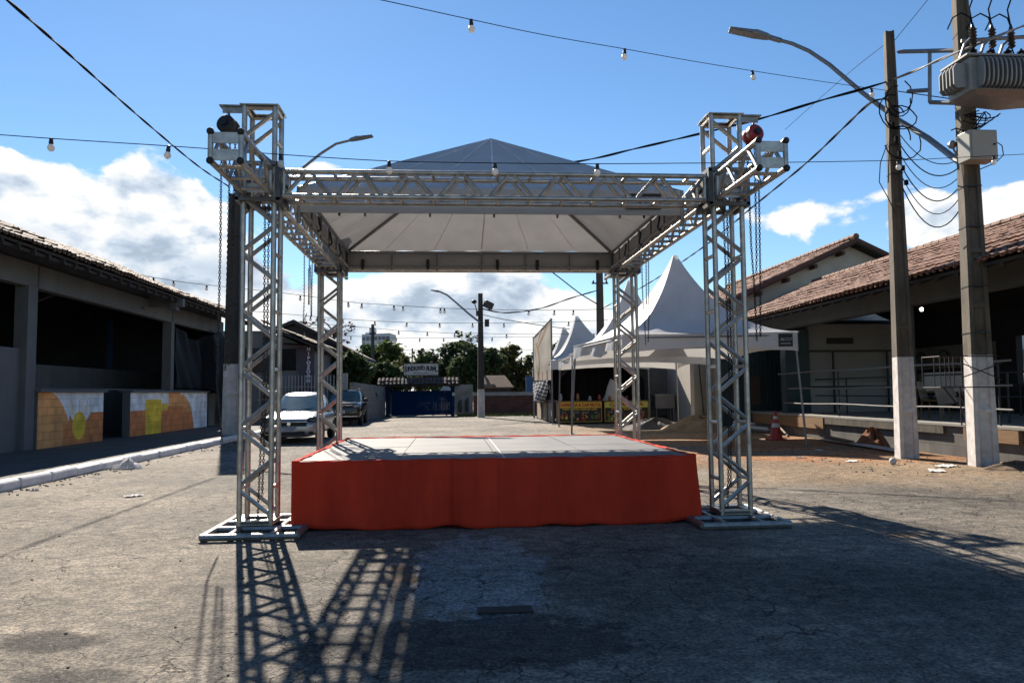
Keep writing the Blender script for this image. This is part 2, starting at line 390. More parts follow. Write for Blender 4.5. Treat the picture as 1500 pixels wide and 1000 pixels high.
for i in range(2600):
    x, y = rnd(.3, 9), rnd(45.6, 49); h = rnd(.06, .2); a = rnd(0, 3.1); w = .03
    mb.add([(x-w*math.cos(a), y-w*math.sin(a), 0), (x+w*math.cos(a), y+w*math.sin(a), 0), (x+rnd(-.05, .05), y+rnd(-.05, .05), h)], [(0, 1, 2)])
tag(mb.build('grass', GRASS), 'short unmown grass along the far reddish wall', 'grass', kind='stuff')
# ------------------------------------------------------------------ stage platform
st = thing('stage_platform', 'low square stage with grey plywood deck and red-orange fabric skirt', 'stage', (.5, 10.25, 0))
X0, X1, Y0, Y1, ZD = -1.66, 2.62, 8.17, 12.38, .70
nx, ny = 4, 2
for i in range(nx):
    for j in range(ny):
        a = X0+.03+(X1-X0-.06)*i/nx; b_ = X0+.03+(X1-X0-.06)*(i+1)/nx; c = Y0+.03+(Y1-Y0-.06)*j/ny; d = Y0+.03+(Y1-Y0-.06)*(j+1)/ny
        MB().bb((a+.004, c+.004, ZD-.03), (b_-.004, d-.004, ZD+rnd(-.002, .002))).build('deck_panel', DECKM, st)
mb = MB()
for x in [X0+.09+(X1-X0-.18)*i/nx for i in range(nx+1)]:
    for y in [Y0+.09+(Y1-Y0-.18)*j/ny for j in range(ny+1)]: mb.box((x, y, .33), (.05, .05, .66))
for x in [X0+.09+(X1-X0-.18)*i/nx for i in range(nx+1)]:
    for z in (.62, .48): mb.box((x, (Y0+Y1)/2, z), (.045, Y1-Y0-.2, .05))
for y in [Y0+.09+(Y1-Y0-.18)*j/ny for j in range(ny+1)]:
    for z in (.625, .49): mb.box(((X0+X1)/2, y, z), (X1-X0-.2, .045, .05))
mb.build('frame', STEEL, st)
mb = MB(); mb.box((.56, Y0+.045+(Y1-Y0)/2-.05, ZD+.003), (.016, Y1-Y0-.2, .002)); mb.build('tape', SEAM, st)
# skirt: a closed band of fabric, hem lying over the deck edge, slack at the foot
per = [(X0, Y0), (X1, Y0), (X1, Y1), (X0, Y1)]
def skirt(u, v):
    s = u*4 % 4; i = int(s) % 4; f = s-int(s)
    a = V((*per[i], 0)); b = V((*per[(i+1) % 4], 0)); p = a.lerp(b, f)
    n = V(((b-a).y, -(b-a).x, 0)).normalized()
    edge = min(f, 1-f)
    out = .004 + (1-v)*(.035*math.sin(f*9.3+i)*.5 + .012*math.sin(f*31+2*i) + .022*min(1, edge*5)) + .006*math.sin(f*47+v*5)*(1-v)
    out += .014*math.exp(-((v-.55-.12*math.sin(f*7))/.08)**2)*math.sin(f*13)
    out += .022*(abs(math.sin(f*11+1.3*i+.8*v))**6)*(1-.6*v) - .012*(abs(math.sin(f*17+2.1*i-.6*v))**9)
    if i == 0: out += .085*(1-v)*math.exp(-((f-.55)/.30)**2)
    z = .012 + v*(ZD+.008-.012) + ((.018*math.sin(f*21+i)+.012*math.sin(f*53+2*i))*(1-v) if edge > .02 else .01)
    return p + n*out + V((0, 0, max(z, .006)))
mb = MB(); mb.grid(4*96, 16, skirt, closed_u=True)
sk = mb.build('skirt', SKIRT, st, smooth=True, solid=.004)
mb = MB()
def flap(u, v):
    q = skirt((.385+.115*u)/4, v); return q + V((0, -.007-.012*(1-v)*math.sin(3.1*u), .002))
mb.grid(14, 14, flap); mb.build('overlap_flap', SKIRT, sk, smooth=True, solid=.003)
mb = MB()
for i in range(4):                          # loose hem folded over the deck edge
    a = V((*per[i], 0)); b = V((*per[(i+1) % 4], 0)); n = V((-(b-a).y, (b-a).x, 0)).normalized()
    def hem(u, v, a=a, b=b, n=n, i=i):
        w = .045 + .012*math.sin(u*17+i*2) + .008*math.sin(u*41)
        return a.lerp(b, u) + n*(v*w-.004) + V((0, 0, ZD+.009+.006*math.sin(u*23+v*3+i)*.6+.004*math.sin(u*70)+(.004 if v < .5 else 0)))
    mb.grid(60, 3, hem)
mb.build('hem', SKIRT, sk, solid=.003)
# ------------------------------------------------------------------ truss frame
tr = thing('truss_frame', 'four-tower aluminium box truss frame standing around the stage', 'truss', (.5, 10.6, 0))
HT, RC = .157, .028                          # tower chord offset, chord radius
ZB, HB, RB = 3.625, .133, .028               # beam centre height, chord offset, chord radius
TOP = 4.46
def lacing(mb, a, b, u, w, pitch, r=.017, zig=True, phase=0, mats=None):
    """zig-zag between the two chords at +-w*u running from a to b"""
    a, b = V(a), V(b); L = (b-a).length; d = (b-a)/L; n = max(1, int(round(L/pitch))); p = L/n; u = V(u)
    for i in range(n):
        s = 1 if (i+phase) % 2 else -1
        q0 = a + d*(i*p+.04*p*2); q1 = a + d*((i+1)*p-.04*p*2)
        if zig: mb.tube(q0 + u*w*s, q1 - u*w*s, r, 6, caps=False)
        else: mb.tube(a+d*(i*p+.5*p) + u*w, a+d*(i*p+.5*p) - u*w, r, 6, caps=False)
def tower(cx, cy, side):
    t = MB()
    for z in (.105, TOP-.03): 
        for k in range(4):
            pts = [(-HT, -HT), (HT, -HT), (HT, HT), (-HT, HT)]; a = pts[k]; b = pts[(k+1) % 4]
            t.tube((cx+a[0], cy+a[1], z), (cx+b[0], cy+b[1], z), .024, 6)
    for z in (.125, TOP-.005):
        for sy in (-1, 1): t.box((cx, cy+sy*HT, z), (.40, .09, .012))
        for sx_ in (-1, 1): t.box((cx+sx_*HT, cy, z+.0035), (.09, .30, .010))
    z0, z1 = .15, TOP-.06
    for sy in (-1, 1): lacing(t, (cx, cy+sy*HT, z0), (cx, cy+sy*HT, z1), (1, 0, 0), HT, .305, .0235, phase=1 if side < 0 else 0)
    for sx_ in (-1, 1): lacing(t, (cx+sx_*HT, cy, z0), (cx+sx_*HT, cy, z1), (0, 1, 0), HT, .61, .020, zig=False)
    root = t.build('tower', ALU, tr, smooth=True)
    for sx_ in (-1, 1):
        for sy in (-1, 1):
            MB().tube((cx+sx_*HT, cy+sy*HT, .07), (cx+sx_*HT, cy+sy*HT, TOP), RC, 10).build('chord', ALU, root, smooth=True)
    m = MB()                                  # ladder-shaped foot
    hx, hy = .46, .60; cx0 = cx; cx = cx - side*.06
    for sy, yy in ((-1, -hy), (0, -.17), (0, .2), (1, hy)): m.tube((cx-hx+(0 if sy else .04), cy+yy, .042), (cx+hx-(0 if sy else .04), cy+yy, .042), .036, 8)
    for sx_ in (-1, 1): m.tube((cx+sx_*hx*.97, cy-hy, .044), (cx+sx_*hx*.97, cy+hy, .044), .034, 8)
    for sx_ in (-1, 1): m.tube((cx+sx_*.2, cy-hy, .046), (cx+sx_*.2, cy+hy, .046), .03, 8)
    cx = cx0; m.box((cx, cy, .085), (.36, .36, .012))
    m.build('base_frame', ALUD, root, smooth=True)
    m = MB()                                  # roller sleeve that carries the beams
    for sx_ in (-1, 1):
        for sy in (-1, 1):
            m.box((cx+sx_*.205, cy+sy*.205, ZB), (.05, .05, .40))
            m.box((cx+sx_*.205, cy+sy*.09, ZB), (.012, .045, .39)); m.box((cx+sx_*.09, cy+sy*.205, ZB), (.045, .012, .39))
            for z in (-.17, .17): m.tube((cx+sx_*.19, cy+sy*.10, ZB+z), (cx+sx_*.19, cy-sy*.10+sy*.02, ZB+z), .016, 8)
    for z in (-.19, .19):
        for sx_ in (-1, 1): m.box((cx+sx_*.208, cy, ZB+z), (.045, .46, .045))
        for sy in (-1, 1): m.box((cx, cy+sy*.209, ZB+z+.002), (.38, .044, .040))
    m.build('sleeve_block', mat('sleeve_steel', (.17, .17, .175), .5, .6, .25, 10), root)
    m = MB()                                  # bracket plate on the tower head that carries the hoist
    m.bb((cx+side*.10, cy-.10, TOP+.008), (cx+side*.44, cy+.04, TOP+.022)); m.bb((cx+side*.14, cy-.075, TOP-.06), (cx+side*.41, cy-.062, TOP+.006)); m.bb((cx-side*.19, cy-.12, TOP+.010), (cx+side*.098, cy+.03, TOP+.02))
    m.build('hoist_bracket', ALUD, root)
    return root
def beam(a, b, side_u, caps_at=()):
    a, b = V(a), V(b); d = (b-a).normalized(); u = V(side_u); w = V((0, 0, 1))
    m = MB()
    for q, s in ((a, 1), (b, -1)):
        for z in (-.078, .078): 
            c = q + d*s*.008 + w*z
            m.box(c, (.016 if abs(d.x) > .5 else .30, .30 if abs(d.x) > .5 else .016, .10))
        for su in (-1, 1):
            c = q + d*s*.011 + u*su*HB
            m.tube(c-V((0, 0, .13)), c+V((0, 0, .13)), .026, 8)
    for su in (-1, 1): lacing(m, a+u*HB*su, b+u*HB*su, w, HB, .265, .021)
    for sw in (-1, 1): lacing(m, a+w*HB*sw, b+w*HB*sw, u, HB, .36, .019, zig=False)
    root = m.build('beam', ALU, tr, smooth=True)
    for su in (-1, 1):
        for sw in (-1, 1):
            o = u*HB*su + w*HB*sw
            MB().tube(a+o, b+o, RB, 10).build('chord', ALU, root, smooth=True)
    for q, s in caps_at:
        q = V(q); m = MB()
        for su in (-1, 1):
            for sw in (-1, 1): m.ball(q + u*HB*su + w*HB*sw + d*s*.004, .034, 10, 6)
        m.build('end_cap', BLACK, root, smooth=True)
    return root
TW = [(-2.015, 8.28, -1), (3.03, 8.28, 1), (-2.03, 12.98, -1), (2.98, 12.98, 1)]
for q in TW: tower(*q)
beam((-1.78, 8.28, ZB), (2.80, 8.28, ZB), (0, 1, 0))
beam((-1.79, 12.98, ZB), (2.74, 12.98, ZB), (0, 1, 0))
for xa, xb in ((-2.015, -2.03), (3.03, 2.98)):
    beam((xa, 6.92, ZB), (xa, 8.05, ZB), (1, 0, 0), (((xa, 6.92, ZB), -1),))
    beam((xb, 8.51, ZB), (xb, 12.75, ZB), (1, 0, 0))
    beam((xb, 13.21, ZB), (xb, 13.95, ZB), (1, 0, 0), (((xb, 13.95, ZB), 1),))
# ------------------------------------------------------------------ chain hoists hanging from the tower heads
def chain_mb(mb, pts, pitch=.029):
    pts = [V(p) for p in pts]; k = 0
    for a, b in zip(pts[:-1], pts[1:]):
        L = (b-a).length; n = max(1, int(L/pitch)); d = (b-a)/n; t = d.normalized()
        ref = V((1, 0, 0)) if abs(t.x) < .8 else V((0, 1, 0)); u = t.cross(ref).normalized(); w = t.cross(u)
        for i in range(n):
            c = a + d*(i+.5); q = u if k % 2 else w; k += 1
            ring = [c + t*math.cos(x)*.021 + q*math.sin(x)*.011 for x in [2*math.pi*j/6 for j in range(6)]]
            ring.append(ring[0])
            mb.path(ring, .0042, 4, caps=False)
def strand(h, pts):
    m = MB(); chain_mb(m, pts); return m.build('chain', CHAIN, h)
HO = [(-1, TW[0], BLACK, 'chain hoist with black drum hanging from the front left tower head', .92),
      (1, TW[1], REDP, 'chain hoist with red drum hanging from the front right tower head', 1.95),
      (-1, TW[2], DARKM, 'chain hoist on the rear left truss tower, chains beside the cars', 2.75),
      (1, TW[3], DARKM, 'chain hoist on the rear right truss tower in front of the white tents', 2.2)]
for side, (cx, cy, _), mt, lab, zend in HO:
    hx, hy, hz = cx+side*.36, cy-.03, TOP-.19
    h = thing('chain_hoist', lab, 'hoist', (hx, hy, hz), 'chain hoists on the truss towers')
    Mh = Matrix.Rotation(R(80), 3, 'X') @ Matrix.Rotation(R(side*14), 3, 'Y')
    MB().lathe((hx, hy, hz), [(.085, -.085), (.098, -.07), (.10, -.02), (.092, 0), (.10, .02), (.098, .07), (.08, .088)], 18, Mh).build('drum', mt, h, smooth=True)
    MB().lathe((hx, hy, hz), [(.04, -.11), (.04, .11)], 12, Mh).build('axle', DARKM, h, smooth=True)
    MB().path([(hx, hy, hz+.09), (hx+.01, hy, hz+.13), (hx+.03*side, hy, hz+.16), (hx+.02*side, hy, hz+.20)], .011, 6).build('hook', DARKM, h, smooth=True)
    q = side
    strand(h, [(hx-.07, hy, hz-.05), (hx-.06, hy-.01, 3.0), (hx-.055+.02*q, hy, min(2.6, zend+.6)), (hx-.02, hy+.01, zend)])
    strand(h, [(hx+.02, hy, hz-.05), (hx+.01, hy+.02, 2.9), (hx+.0, hy+.02, zend+.75)])
    strand(h, [(hx+.07, hy+.02, hz-.05), (hx+.05, hy+.03, 2.7), (hx+.03, hy+.03, zend+.8 if side < 0 else zend+.05)])
    if cy < 10: strand(h, [(cx+.02, cy+.03, ZB-.2), (cx+.03, cy+.02, 1.6), (cx-.02, cy+.04, .12)]); strand(h, [(cx+.06, cy+.03, ZB-.2), (cx+.06, cy+.02, 1.6), (cx+.02, cy+.05, .35)])
# ------------------------------------------------------------------ pyramid canopy strapped inside the truss
cn = thing('pyramid_canopy', 'white vinyl pyramid roof with hip bars strapped inside the truss frame', 'canopy', (.5, 10.63, 3.5))
CX0, CX1, CY0, CY1, CZ, AP = -1.72, 2.70, 8.72, 12.66, 3.75, V((.54, 10.25, 4.86))
cc = [V((CX0, CY0, CZ)), V((CX1, CY0, CZ)), V((CX1, CY1, CZ)), V((CX0, CY1, CZ))]
m = MB()
for k in range(4):
    a, b = cc[k], cc[(k+1) % 4]
    def roof(u, v, a=a, b=b, k=k):
        p = a.lerp(b, u).lerp(AP, v)
        e = min(u, 1-u)*(1-v)
        p.z -= .30*e*v*(1-v)*1.2
        p.z += (.012*math.sin(u*23+k)*math.sin(v*9) + .008*math.sin(u*50+v*30))*min(1, e*6)
        return p
    m.grid(34, 18, roof)
rf = m.build('roof_fabric', FAB, cn, smooth=True)
def roofpt(k, u, v):
    p = cc[k].lerp(cc[(k+1) % 4], u).lerp(AP, v); e = min(u, 1-u)*(1-v)
    p.z -= .30*e*v*(1-v)*1.2
    p.z += (.012*math.sin(u*23+k)*math.sin(v*9) + .008*math.sin(u*50+v*30))*min(1, e*6)
    return p + V((0, 0, .008))
m = MB()
for k in range(4):                          # welded seams lying on the cloth
    for u in (.14, .32, .5, .68, .86):
        w = .010 if u == .5 else .005
        m.grid(2, 24, lambda a_, v, k=k, u=u, w=w: roofpt(k, u+(a_-.5)*w/(1.02-min(v, .97)*.98)*.5, .02+v*.95))
m.build('seam', mat('seam_vinyl', (1.25, 1.25, 1.25), .4, trans=.3), rf)
VAL = mat('valance_vinyl', (.52, .53, .53), .5, 0, .06, 2.5, .1, 6)
for k in range(4):
    a, b = cc[k], cc[(k+1) % 4]; n = V(((b-a).y, -(b-a).x, 0)).normalized()
    def val(u, v, a=a, b=b, n=n, k=k): return a.lerp(b, u) + n*(.015+.008*math.sin(u*29+k)*v) - V((0, 0, .30*v))
    MB().grid(60, 5, val).build('valance', VAL, cn, smooth=True)
m = MB()
for p in cc: m.tube(p-V((0, 0, .02)), AP-V((0, 0, .05)), .026, 8)
m.build('hip_bar', STEEL, cn, smooth=True)
m = MB()
for k in range(4):
    a, b = cc[k], cc[(k+1) % 4]; inn = (AP-(a+b)/2); inn.z = 0; inn = inn.normalized()*.03
    for z in (-.03, -.27): m.tube(a+inn+V((0, 0, z)), b+inn+V((0, 0, z)), .022, 8)
    for i in range(7):
        q = a.lerp(b, i/6 if 0 < i < 6 else (.008 if i == 0 else .992)) + inn; m.tube(q-V((0, 0, .03)), q-V((0, 0, .33)), .014, 6)
for p in cc: m.tube(p+V((0, 0, 0)), p-V((0, 0, .42)), .026, 8)
m.build('eave_frame', STEEL, cn, smooth=True)
for k, us in ((2, (.06, .29, .44, .70, .94)), (1, (.2, .45, .68)), (3, (.3, .52, .75)), (0, (.1, .5, .9))):
    a, b = cc[k], cc[(k+1) % 4]; inn = (AP-(a+b)/2); inn.z = 0; inn = inn.normalized()
    for u in us:
        q = a.lerp(b, u)+inn*.055; m = MB()
        if k == 2: m.box(q-V((0, 0, .215)), (.055, .03, .13)); m.box(q-V((0, 0, .30)), (.04, .05, .04))
        else: m.path([q-V((0, 0, .12)), q-V((0, 0, .2))+inn*.01, q-V((0, 0, .27))+inn*.03, q-V((0, 0, .31))-inn*.0, q-V((0, 0, .27))-inn*.03], .013, 6)
        m.build('strap', BLACK, cn)
m = MB(); m.bb((2.02, CY0-.043, 3.52), (2.44, CY0-.036, 3.70)); sg = m.build('maker_patch', mat('black_print', (.01, .01, .012), .6), cn)
text('ALCO', .13, (2.22, CY0-.046, 3.61), (1, 0, 0), (0, 0, 1), WPAINT, 'lettering', sg, .001, shear=.3, sx=1.0)
# ------------------------------------------------------------------ tiled roofs
def tiles(origin, along, slope, L, S, mt, parent, tw=.21, cl=.36, jit=.012, name='roof_tiles', bumps=()):
    o = V(origin); a = V(along).normalized(); s = V(slope).normalized(); n = a.cross(s)
    if n.z < 0: n = -n
    nc = int(L/tw); nr = int(S/cl); prof = [(-.5, -.018), (-.3, .03), (0, .05), (.3, .03)]
    mb = MB(); vs = []; fs = []
    jits = [[(rnd(-jit, jit), rnd(-jit, jit)*1.6) for _ in range(nc)] for _ in range(nr)]
    W_ = nc*4
    for r in range(nr):
        for e in (0, 1):
            for c in range(nc):
                jn, js = jits[r][c]
                extra = sum(h*math.exp(-(((c*tw-b0)/w0)**2+((r*cl-b1)/w1)**2)) for b0, b1, w0, w1, h in bumps)
                for px, pz in prof:
                    q = o + a*((c+.5+px)*tw) + s*(r*cl + e*(cl+.03) + (js if e == 0 else 0)) + n*(pz + (.028 if e == 0 else 0) + jn + .02*math.sin(c*.13+r*.4) + extra*(1+jn*30))
                    vs.append(q)
    for r in range(nr):
        b = r*2*W_
        for i in range(W_-1): fs.append((b+i, b+i+1, b+W_+i+1, b+W_+i))
        if r < nr-1:
            for i in range(W_-1): fs.append((b+W_+i, b+W_+i+1, b+2*W_+i+1, b+2*W_+i))
    mb.add(vs, fs)
    for r in (0,):                                   # rounded open ends at the eave
        for c in range(nc):
            q = o + a*((c+.5)*tw) + n*jits[0][c][0]
            mb.box(q+s*.03+n*.0, (.05, .05, .05))
    return mb.build(name, mt, parent, smooth=True)
# ------------------------------------------------------------------ left market hall
hl = thing('market_hall', 'long open market hall with grey beam, mural counters and sagging tiled roof', 'building', (-12, 20, .15))
FX = -10.0
def part(mb, name, mt, th, **k): return mb.build(name, mt, th, **k)
for y, w in ((9.6, .4), (19.1, .42), (28.35, .3), (34.3, .3)):
    part(MB().bb((FX-.30, y-w/2, .15), (FX+.015, y+w/2, 4.06)), 'column', GREYWALL, hl, bevel=.01)
part(MB().bb((FX-.25, 2, 4.03), (FX, 34.5, 4.60)), 'lintel_beam', GREYWALL, hl, bevel=.01)
part(MB().bb((FX-.02, 19.30, 4.035), (FX+.012, 19.36, 4.60)).bb((FX-.02, 28.30, 4.035), (FX+.012, 28.36, 4.60)), 'beam_joint', DGREY, hl)
m = MB(); m.bb((-12.75, 19.4, .15), (-12.6, 34.4, 2.40)); part(m, 'inner_wall', GREYWALL, hl)
m = MB(); m.bb((-18.2, 2, .15), (-18, 34.5, 6)); m.prism([(-18, 34.4, .15), (FX-.3, 34.4, .15), (FX-.3, 34.4, 4.85), (-14.5, 34.4, 6.9), (-18, 34.4, 5.4)], (0, .1, 0)); m.prism([(-18, 1.9, .15), (FX-.3, 1.9, .15), (FX-.3, 1.9, 4.85), (-14.5, 1.9, 6.9), (-18, 1.9, 5.4)], (0, .1, 0)); m.bb((FX-.2, 2, 4.603), (FX-.1, 34.5, 5.02)); part(m, 'rear_wall', mat('hall_dark_wall', (.075, .09, .115), .8, 0, .25, .8), hl)  # also holds an added dark board above the lintel, standing for shaded rafters
m = MB(); m.bb((FX-.28, 10.0, .15), (FX-.12, 18.9, 2.55)); part(m, 'bay_wall', GREYWALL, hl)
m = MB()
for y in (17.2, 18.3): m.bb((-11.3, y, .15), (-11.15, y+.16, 4.2))
m.bb((-13.4, 22.6, 2.4), (-13.25, 22.76, 4.4)); m.bb((-13.4, 31, 2.4), (-13.25, 31.16, 4.4))
part(m, 'blue_post', BLUEP, hl)
part(MB().bb((-11.14, 15.5, 3.55), (-11.05, 18.6, 3.75)), 'shelf_rail', CREAM, hl)
m = MB()
m.prism([(-9.0, 2, 4.60), (-9.0, 2, 4.66), (-14.5, 2, 6.98), (-14.5, 2, 6.92)], (0, 32.8, 0))
m.prism([(-14.5, 2, 6.98), (-14.5, 2, 6.92), (-20, 2, 4.6), (-20, 2, 4.66)], (0, 32.8, 0))
part(m, 'roof_boards', DWOOD, hl)
m = MB(); y = 2.3
while y < 34.6:
    m.prism([(-8.98+rnd(-.05, .05), y, 4.46), (-8.98, y, 4.60), (-11, y, 5.44), (-11, y, 5.28)], (0, .07, 0)); y += .62
m.bb((-9.12, 2, 4.50), (-9.06, 34.8, 4.58))
part(m, 'rafter', DWOOD, hl)
m = MB(); m.bb((-10.0, 26.1, 4.35), (-8.9, 26.3, 4.62)); m.bb((-9.3, 26.05, 4.25), (-9.1, 26.35, 4.7)); m.lathe((-9.95, 25.6, 4.3), [(.03, 0), (.06, -.05), (.05, -.1)], 10); part(m, 'eave_bracket', GREYWALL, hl)
tiles((-8.9, 34.8, 4.70), (0, -1, 0), (-5.6, 0, 2.36), 32.6, 5.9, TILED, hl, jit=.014, bumps=((16.3, .9, .8, .8, .075), (13.5, .6, 1.4, .5, .05), (7, .4, 1.2, .6, .07), (3.2, .4, .9, .5, .08)))
# painted brick counters
WB = brickmat('white_brick_paint', (1.386, 1.386, 1.386), .75); LO = brickmat('light_orange_brick_paint', (1.386, 0.63, 0.21), .6)
DO = brickmat('orange_brick_paint', (1.176, 0.4, 0.115), .62); YE = brickmat('yellow_brick_paint', (1.512, 1.008, 0.073), .7); SIDEC = brickmat('plain_grey_brick', (.2, .21, .21), .7)
def counter(y0, y1, fn, lab):
    z0, z1 = .15, 1.52
    m = MB(); nu, nv = int((y1-y0)/.016), 90
    fr = FX+.06
    root = MB().bb((FX-.18, y0, z0), (fr-.006, y1, z1)).build('counter', GREYWALL, hl); root['label'] = lab
    vs = [(fr, y0+(y1-y0)*i/nu, z0+(z1-z0)*j/nv) for j in range(nv+1) for i in range(nu+1)]
    m.add(vs, [(j*(nu+1)+i, j*(nu+1)+i+1, (j+1)*(nu+1)+i+1, (j+1)*(nu+1)+i) for j in range(nv) for i in range(nu)])
    m.mi = [fn((i+.5)/nu, (j+.5)/nv, (y1-y0)/(z1-z0)) for j in range(nv) for i in range(nu)]
    m.build('mural', [WB, LO, DO, YE], root)
    MB().bb((FX-.26, y0-.06, z1+.002), (fr+.10, y1+.06, z1+.065)).build('counter_top', GREYWALL, root, bevel=.008)
def mural_sun(u, v, asp):
    d = math.hypot((u-.60)*asp, v-.36)
    if d < .27 and v < .64: return 3
    for k, (du, sl_) in enumerate(((-.1, -.35), (0, 0), (.1, .35))):
        if v > .58 and v < .86 and abs((u-.6) - du - sl_*.28*(v-.58)) < .006: return 3
    if v > .55 and .42+.5*(.62-v)*.2 < u: 
        if u > .78 and v < .6: return 2
        return 0
    if .40 < u < .82 and v > .36 + ((u-.61)/.17)**2*.24: return 0
    if u < .44 and v < 1.0-max(0, (u-.14)/.30)**2*.55: return 1 if (u < .36 or v > .42) else 2
    if u < .44: return 0
    return 2
def mural_tower(u, v, asp):
    if .16 < u < .34 and v < .83: return 3
    if .34 <= u < .42 and .55 < v < .72: return 3
    if .40 <= u < .585: return 2 if v < .66 else 1 if u > .43 else 0
    if u >= .585:
        r = math.hypot((u-.585)/.20, (v+.1)/1.06)
        if r < 1: return 1 if r > .72 and v > .45 else 2
        return 0
    return 2 if v < .58 else 0
counter(19.36, 22.85, mural_sun, 'counter painted with a yellow sun in orange and white')
counter(24.7, 32.2, mural_tower, 'counter painted with a yellow tower and an orange arch')
part(MB().bb((FX-.2, 19.32, 1.60), (FX-.14, 32.2, 1.63)), 'inner_ledge', GREYWALL, hl)
part(MB().bb((FX-2.5, 22.9, .15), (FX-2.42, 24.6, 1.5)), 'gap_wall', DGREY, hl)
m = MB(); m.bb((FX-.2, 33.2, .15), (FX+.05, 34.2, 1.5)); part(m, 'white_pier', WPAINT, hl)
# black plastic sheet tied under the beam at the hall's far end
tp = thing('black_tarpaulin', 'black plastic sheet draped under the grey beam at the hall end', 'tarpaulin', (-9.8, 31, .2))
def tarp(u, v):
    y = 28.75 + 5.6*u
    top = 4.0 - .45*math.sin(math.pi*min(1, u/.62))*(u < .62) + .1*math.sin(u*9)
    bot = 1.66 if u < .60 else 1.66 - (1.38)*min(1, (u-.60)/.08)
    if u > .92: top -= (u-.92)*9
    z = bot + (top-bot)*v
    x = FX + .10 + .05*math.sin(u*37+v*3) + .10*math.sin(u*15-v*2)*(1-v*.6) + (.34*math.exp(-((u-.72)/.2)**2))*(1-v)**.7 + .03*math.sin(v*17+u*21)
    if u < .6: x = FX - .05 + .05*math.sin(u*26+v*4) + .04*math.sin(v*9+u*30)
    else: x += .1
    return V((x, y, z))
MB().grid(90, 40, tarp).build('sheet', TARP, tp, smooth=True, solid=.004)
m = MB()
for u in (0, .64, .9): q = tarp(u, 1); m.tube(q, (FX+.02, q.y, 4.1), .008, 5)
m.build('tie_cord', WIRE, tp)
# ------------------------------------------------------------------ concrete posts
def hpole(name, label, x, y, h, w0, w1, d0, d1, white, shaft_mat, rec='x', group='concrete utility poles', base=0., ribs=(), segs=8, rz=0, bands=()):
    """tapered double-T concrete pole; recess on the two faces across Y"""
    t = thing(name, label, 'pole', (x, y, base), group)
    def ring(z):
        f = z/h; w = (w0+(w1-w0)*f)/2; d = (d0+(d1-d0)*f)/2; r = d*.34; i = w*.56
        return [V((x+a, y+b, base+z)) for a, b in ((-w, -d), (-i, -d), (-i*.86, -d+r), (i*.86, -d+r), (i, -d), (w, -d), (w, d), (i, d), (i*.86, d-r), (-i*.86, d-r), (-i, d), (-w, d))]
    def loft(z0, z1, nm, mt, n, par):
        m = MB(); vs = []
        for k in range(n+1): vs += ring(z0+(z1-z0)*k/n)
        fs = [(k*12+j, k*12+(j+1) % 12, (k+1)*12+(j+1) % 12, (k+1)*12+j) for k in range(n) for j in range(12)]
        e = n*12; fs += [(e+0, e+1, e+2, e+9, e+10, e+11), (e+2, e+3, e+8, e+9), (e+3, e+4, e+5, e+6, e+7, e+8)]
        m.add(vs, fs)
        for z in ribs:
            if z0 < z < z1:
                f = z/h; w = (w0+(w1-w0)*f)/2; d = (d0+(d1-d0)*f)/2
                m.box((x, y, base+z), (w*1.10, d*1.96, .07)); m.box((x, y, base+z+.05), (w*1.08, d*1.7, .05))
        return m.build(nm, mt, par, bevel=.008)
    loft(0, white, 'whitewashed_base', WHITEW, 3, t)
    loft(white, h, 'shaft', shaft_mat, segs, t)
    for z in bands:
        f = z/h; w = (w0+(w1-w0)*f)+.014; d = (d0+(d1-d0)*f)+.014; MB().box((x, y, base+z), (w, d, .022)).build('steel_band', DARKM, t)
    t.rotation_euler.z = R(rz)
    return t
hpole('utility_pole', 'dark concrete pole with whitewashed foot on the left sidewalk behind the truss', -6.95, 25.2, 7.75, .62, .40, .5, .34, 2.25, CONCD, base=.15, ribs=(1.3, 4.2, 6.4))
la = thing('street_lamp', 'street lamp head on a rising arm above the canopy, left of its peak', 'street lamp', (-6.6, 25.2, 7.0), 'street lamps')
q = [P(352, 318, 25.2), P(400, 280, 25.0), P(445, 245, 24.8), P(470, 225, 24.7), P(492, 211, 24.6), P(516, 205, 24.6)]
MB().path(q, [.05, .05, .047, .045, .042, .04], 8).build('arm', STEEL, la, smooth=True)
def lamphead(a, b, w, par):
    a, b = V(a), V(b); d = (b-a).normalized(); s = d.cross(V((0, 0, 1))).normalized(); n = s.cross(d); L = (b-a).length
    m = MB()
    def sec(t, hw, h0, h1): c = a+d*t*L; return [c-s*hw+n*h0, c+s*hw+n*h0, c+s*hw*.9+n*h1, c-s*hw*.9+n*h1]
    rings = [sec(0, w*.25, -.03, .03), sec(.08, w*.35, -.035, .045), sec(.35, w*.48, -.03, .07), sec(.42, w*.5, -.028, .05), sec(1, w*.46, -.012, .02)]
    vs = [p for r_ in rings for p in r_]
    fs = [(k*4+j, k*4+(j+1) % 4, (k+1)*4+(j+1) % 4, (k+1)*4+j) for k in range(4) for j in range(4)] + [(3, 2, 1, 0), (16, 17, 18, 19)]
    m.add(vs, fs); m.build('lamp_head', STEEL, par, bevel=.006)
    m = MB(); c0 = sec(.44, w*.42, -.034, -.03); c1 = sec(.96, w*.40, -.018, -.014)
    m.add(c0+c1, [(0, 1, 5, 4), (0, 3, 2, 1), (4, 5, 6, 7), (1, 2, 6, 5), (2, 3, 7, 6), (3, 0, 4, 7)]); m.build('lamp_lens', LENS, par)
lamphead(P(512, 205.5, 24.6), P(546, 199.5, 24.5), .26, la)
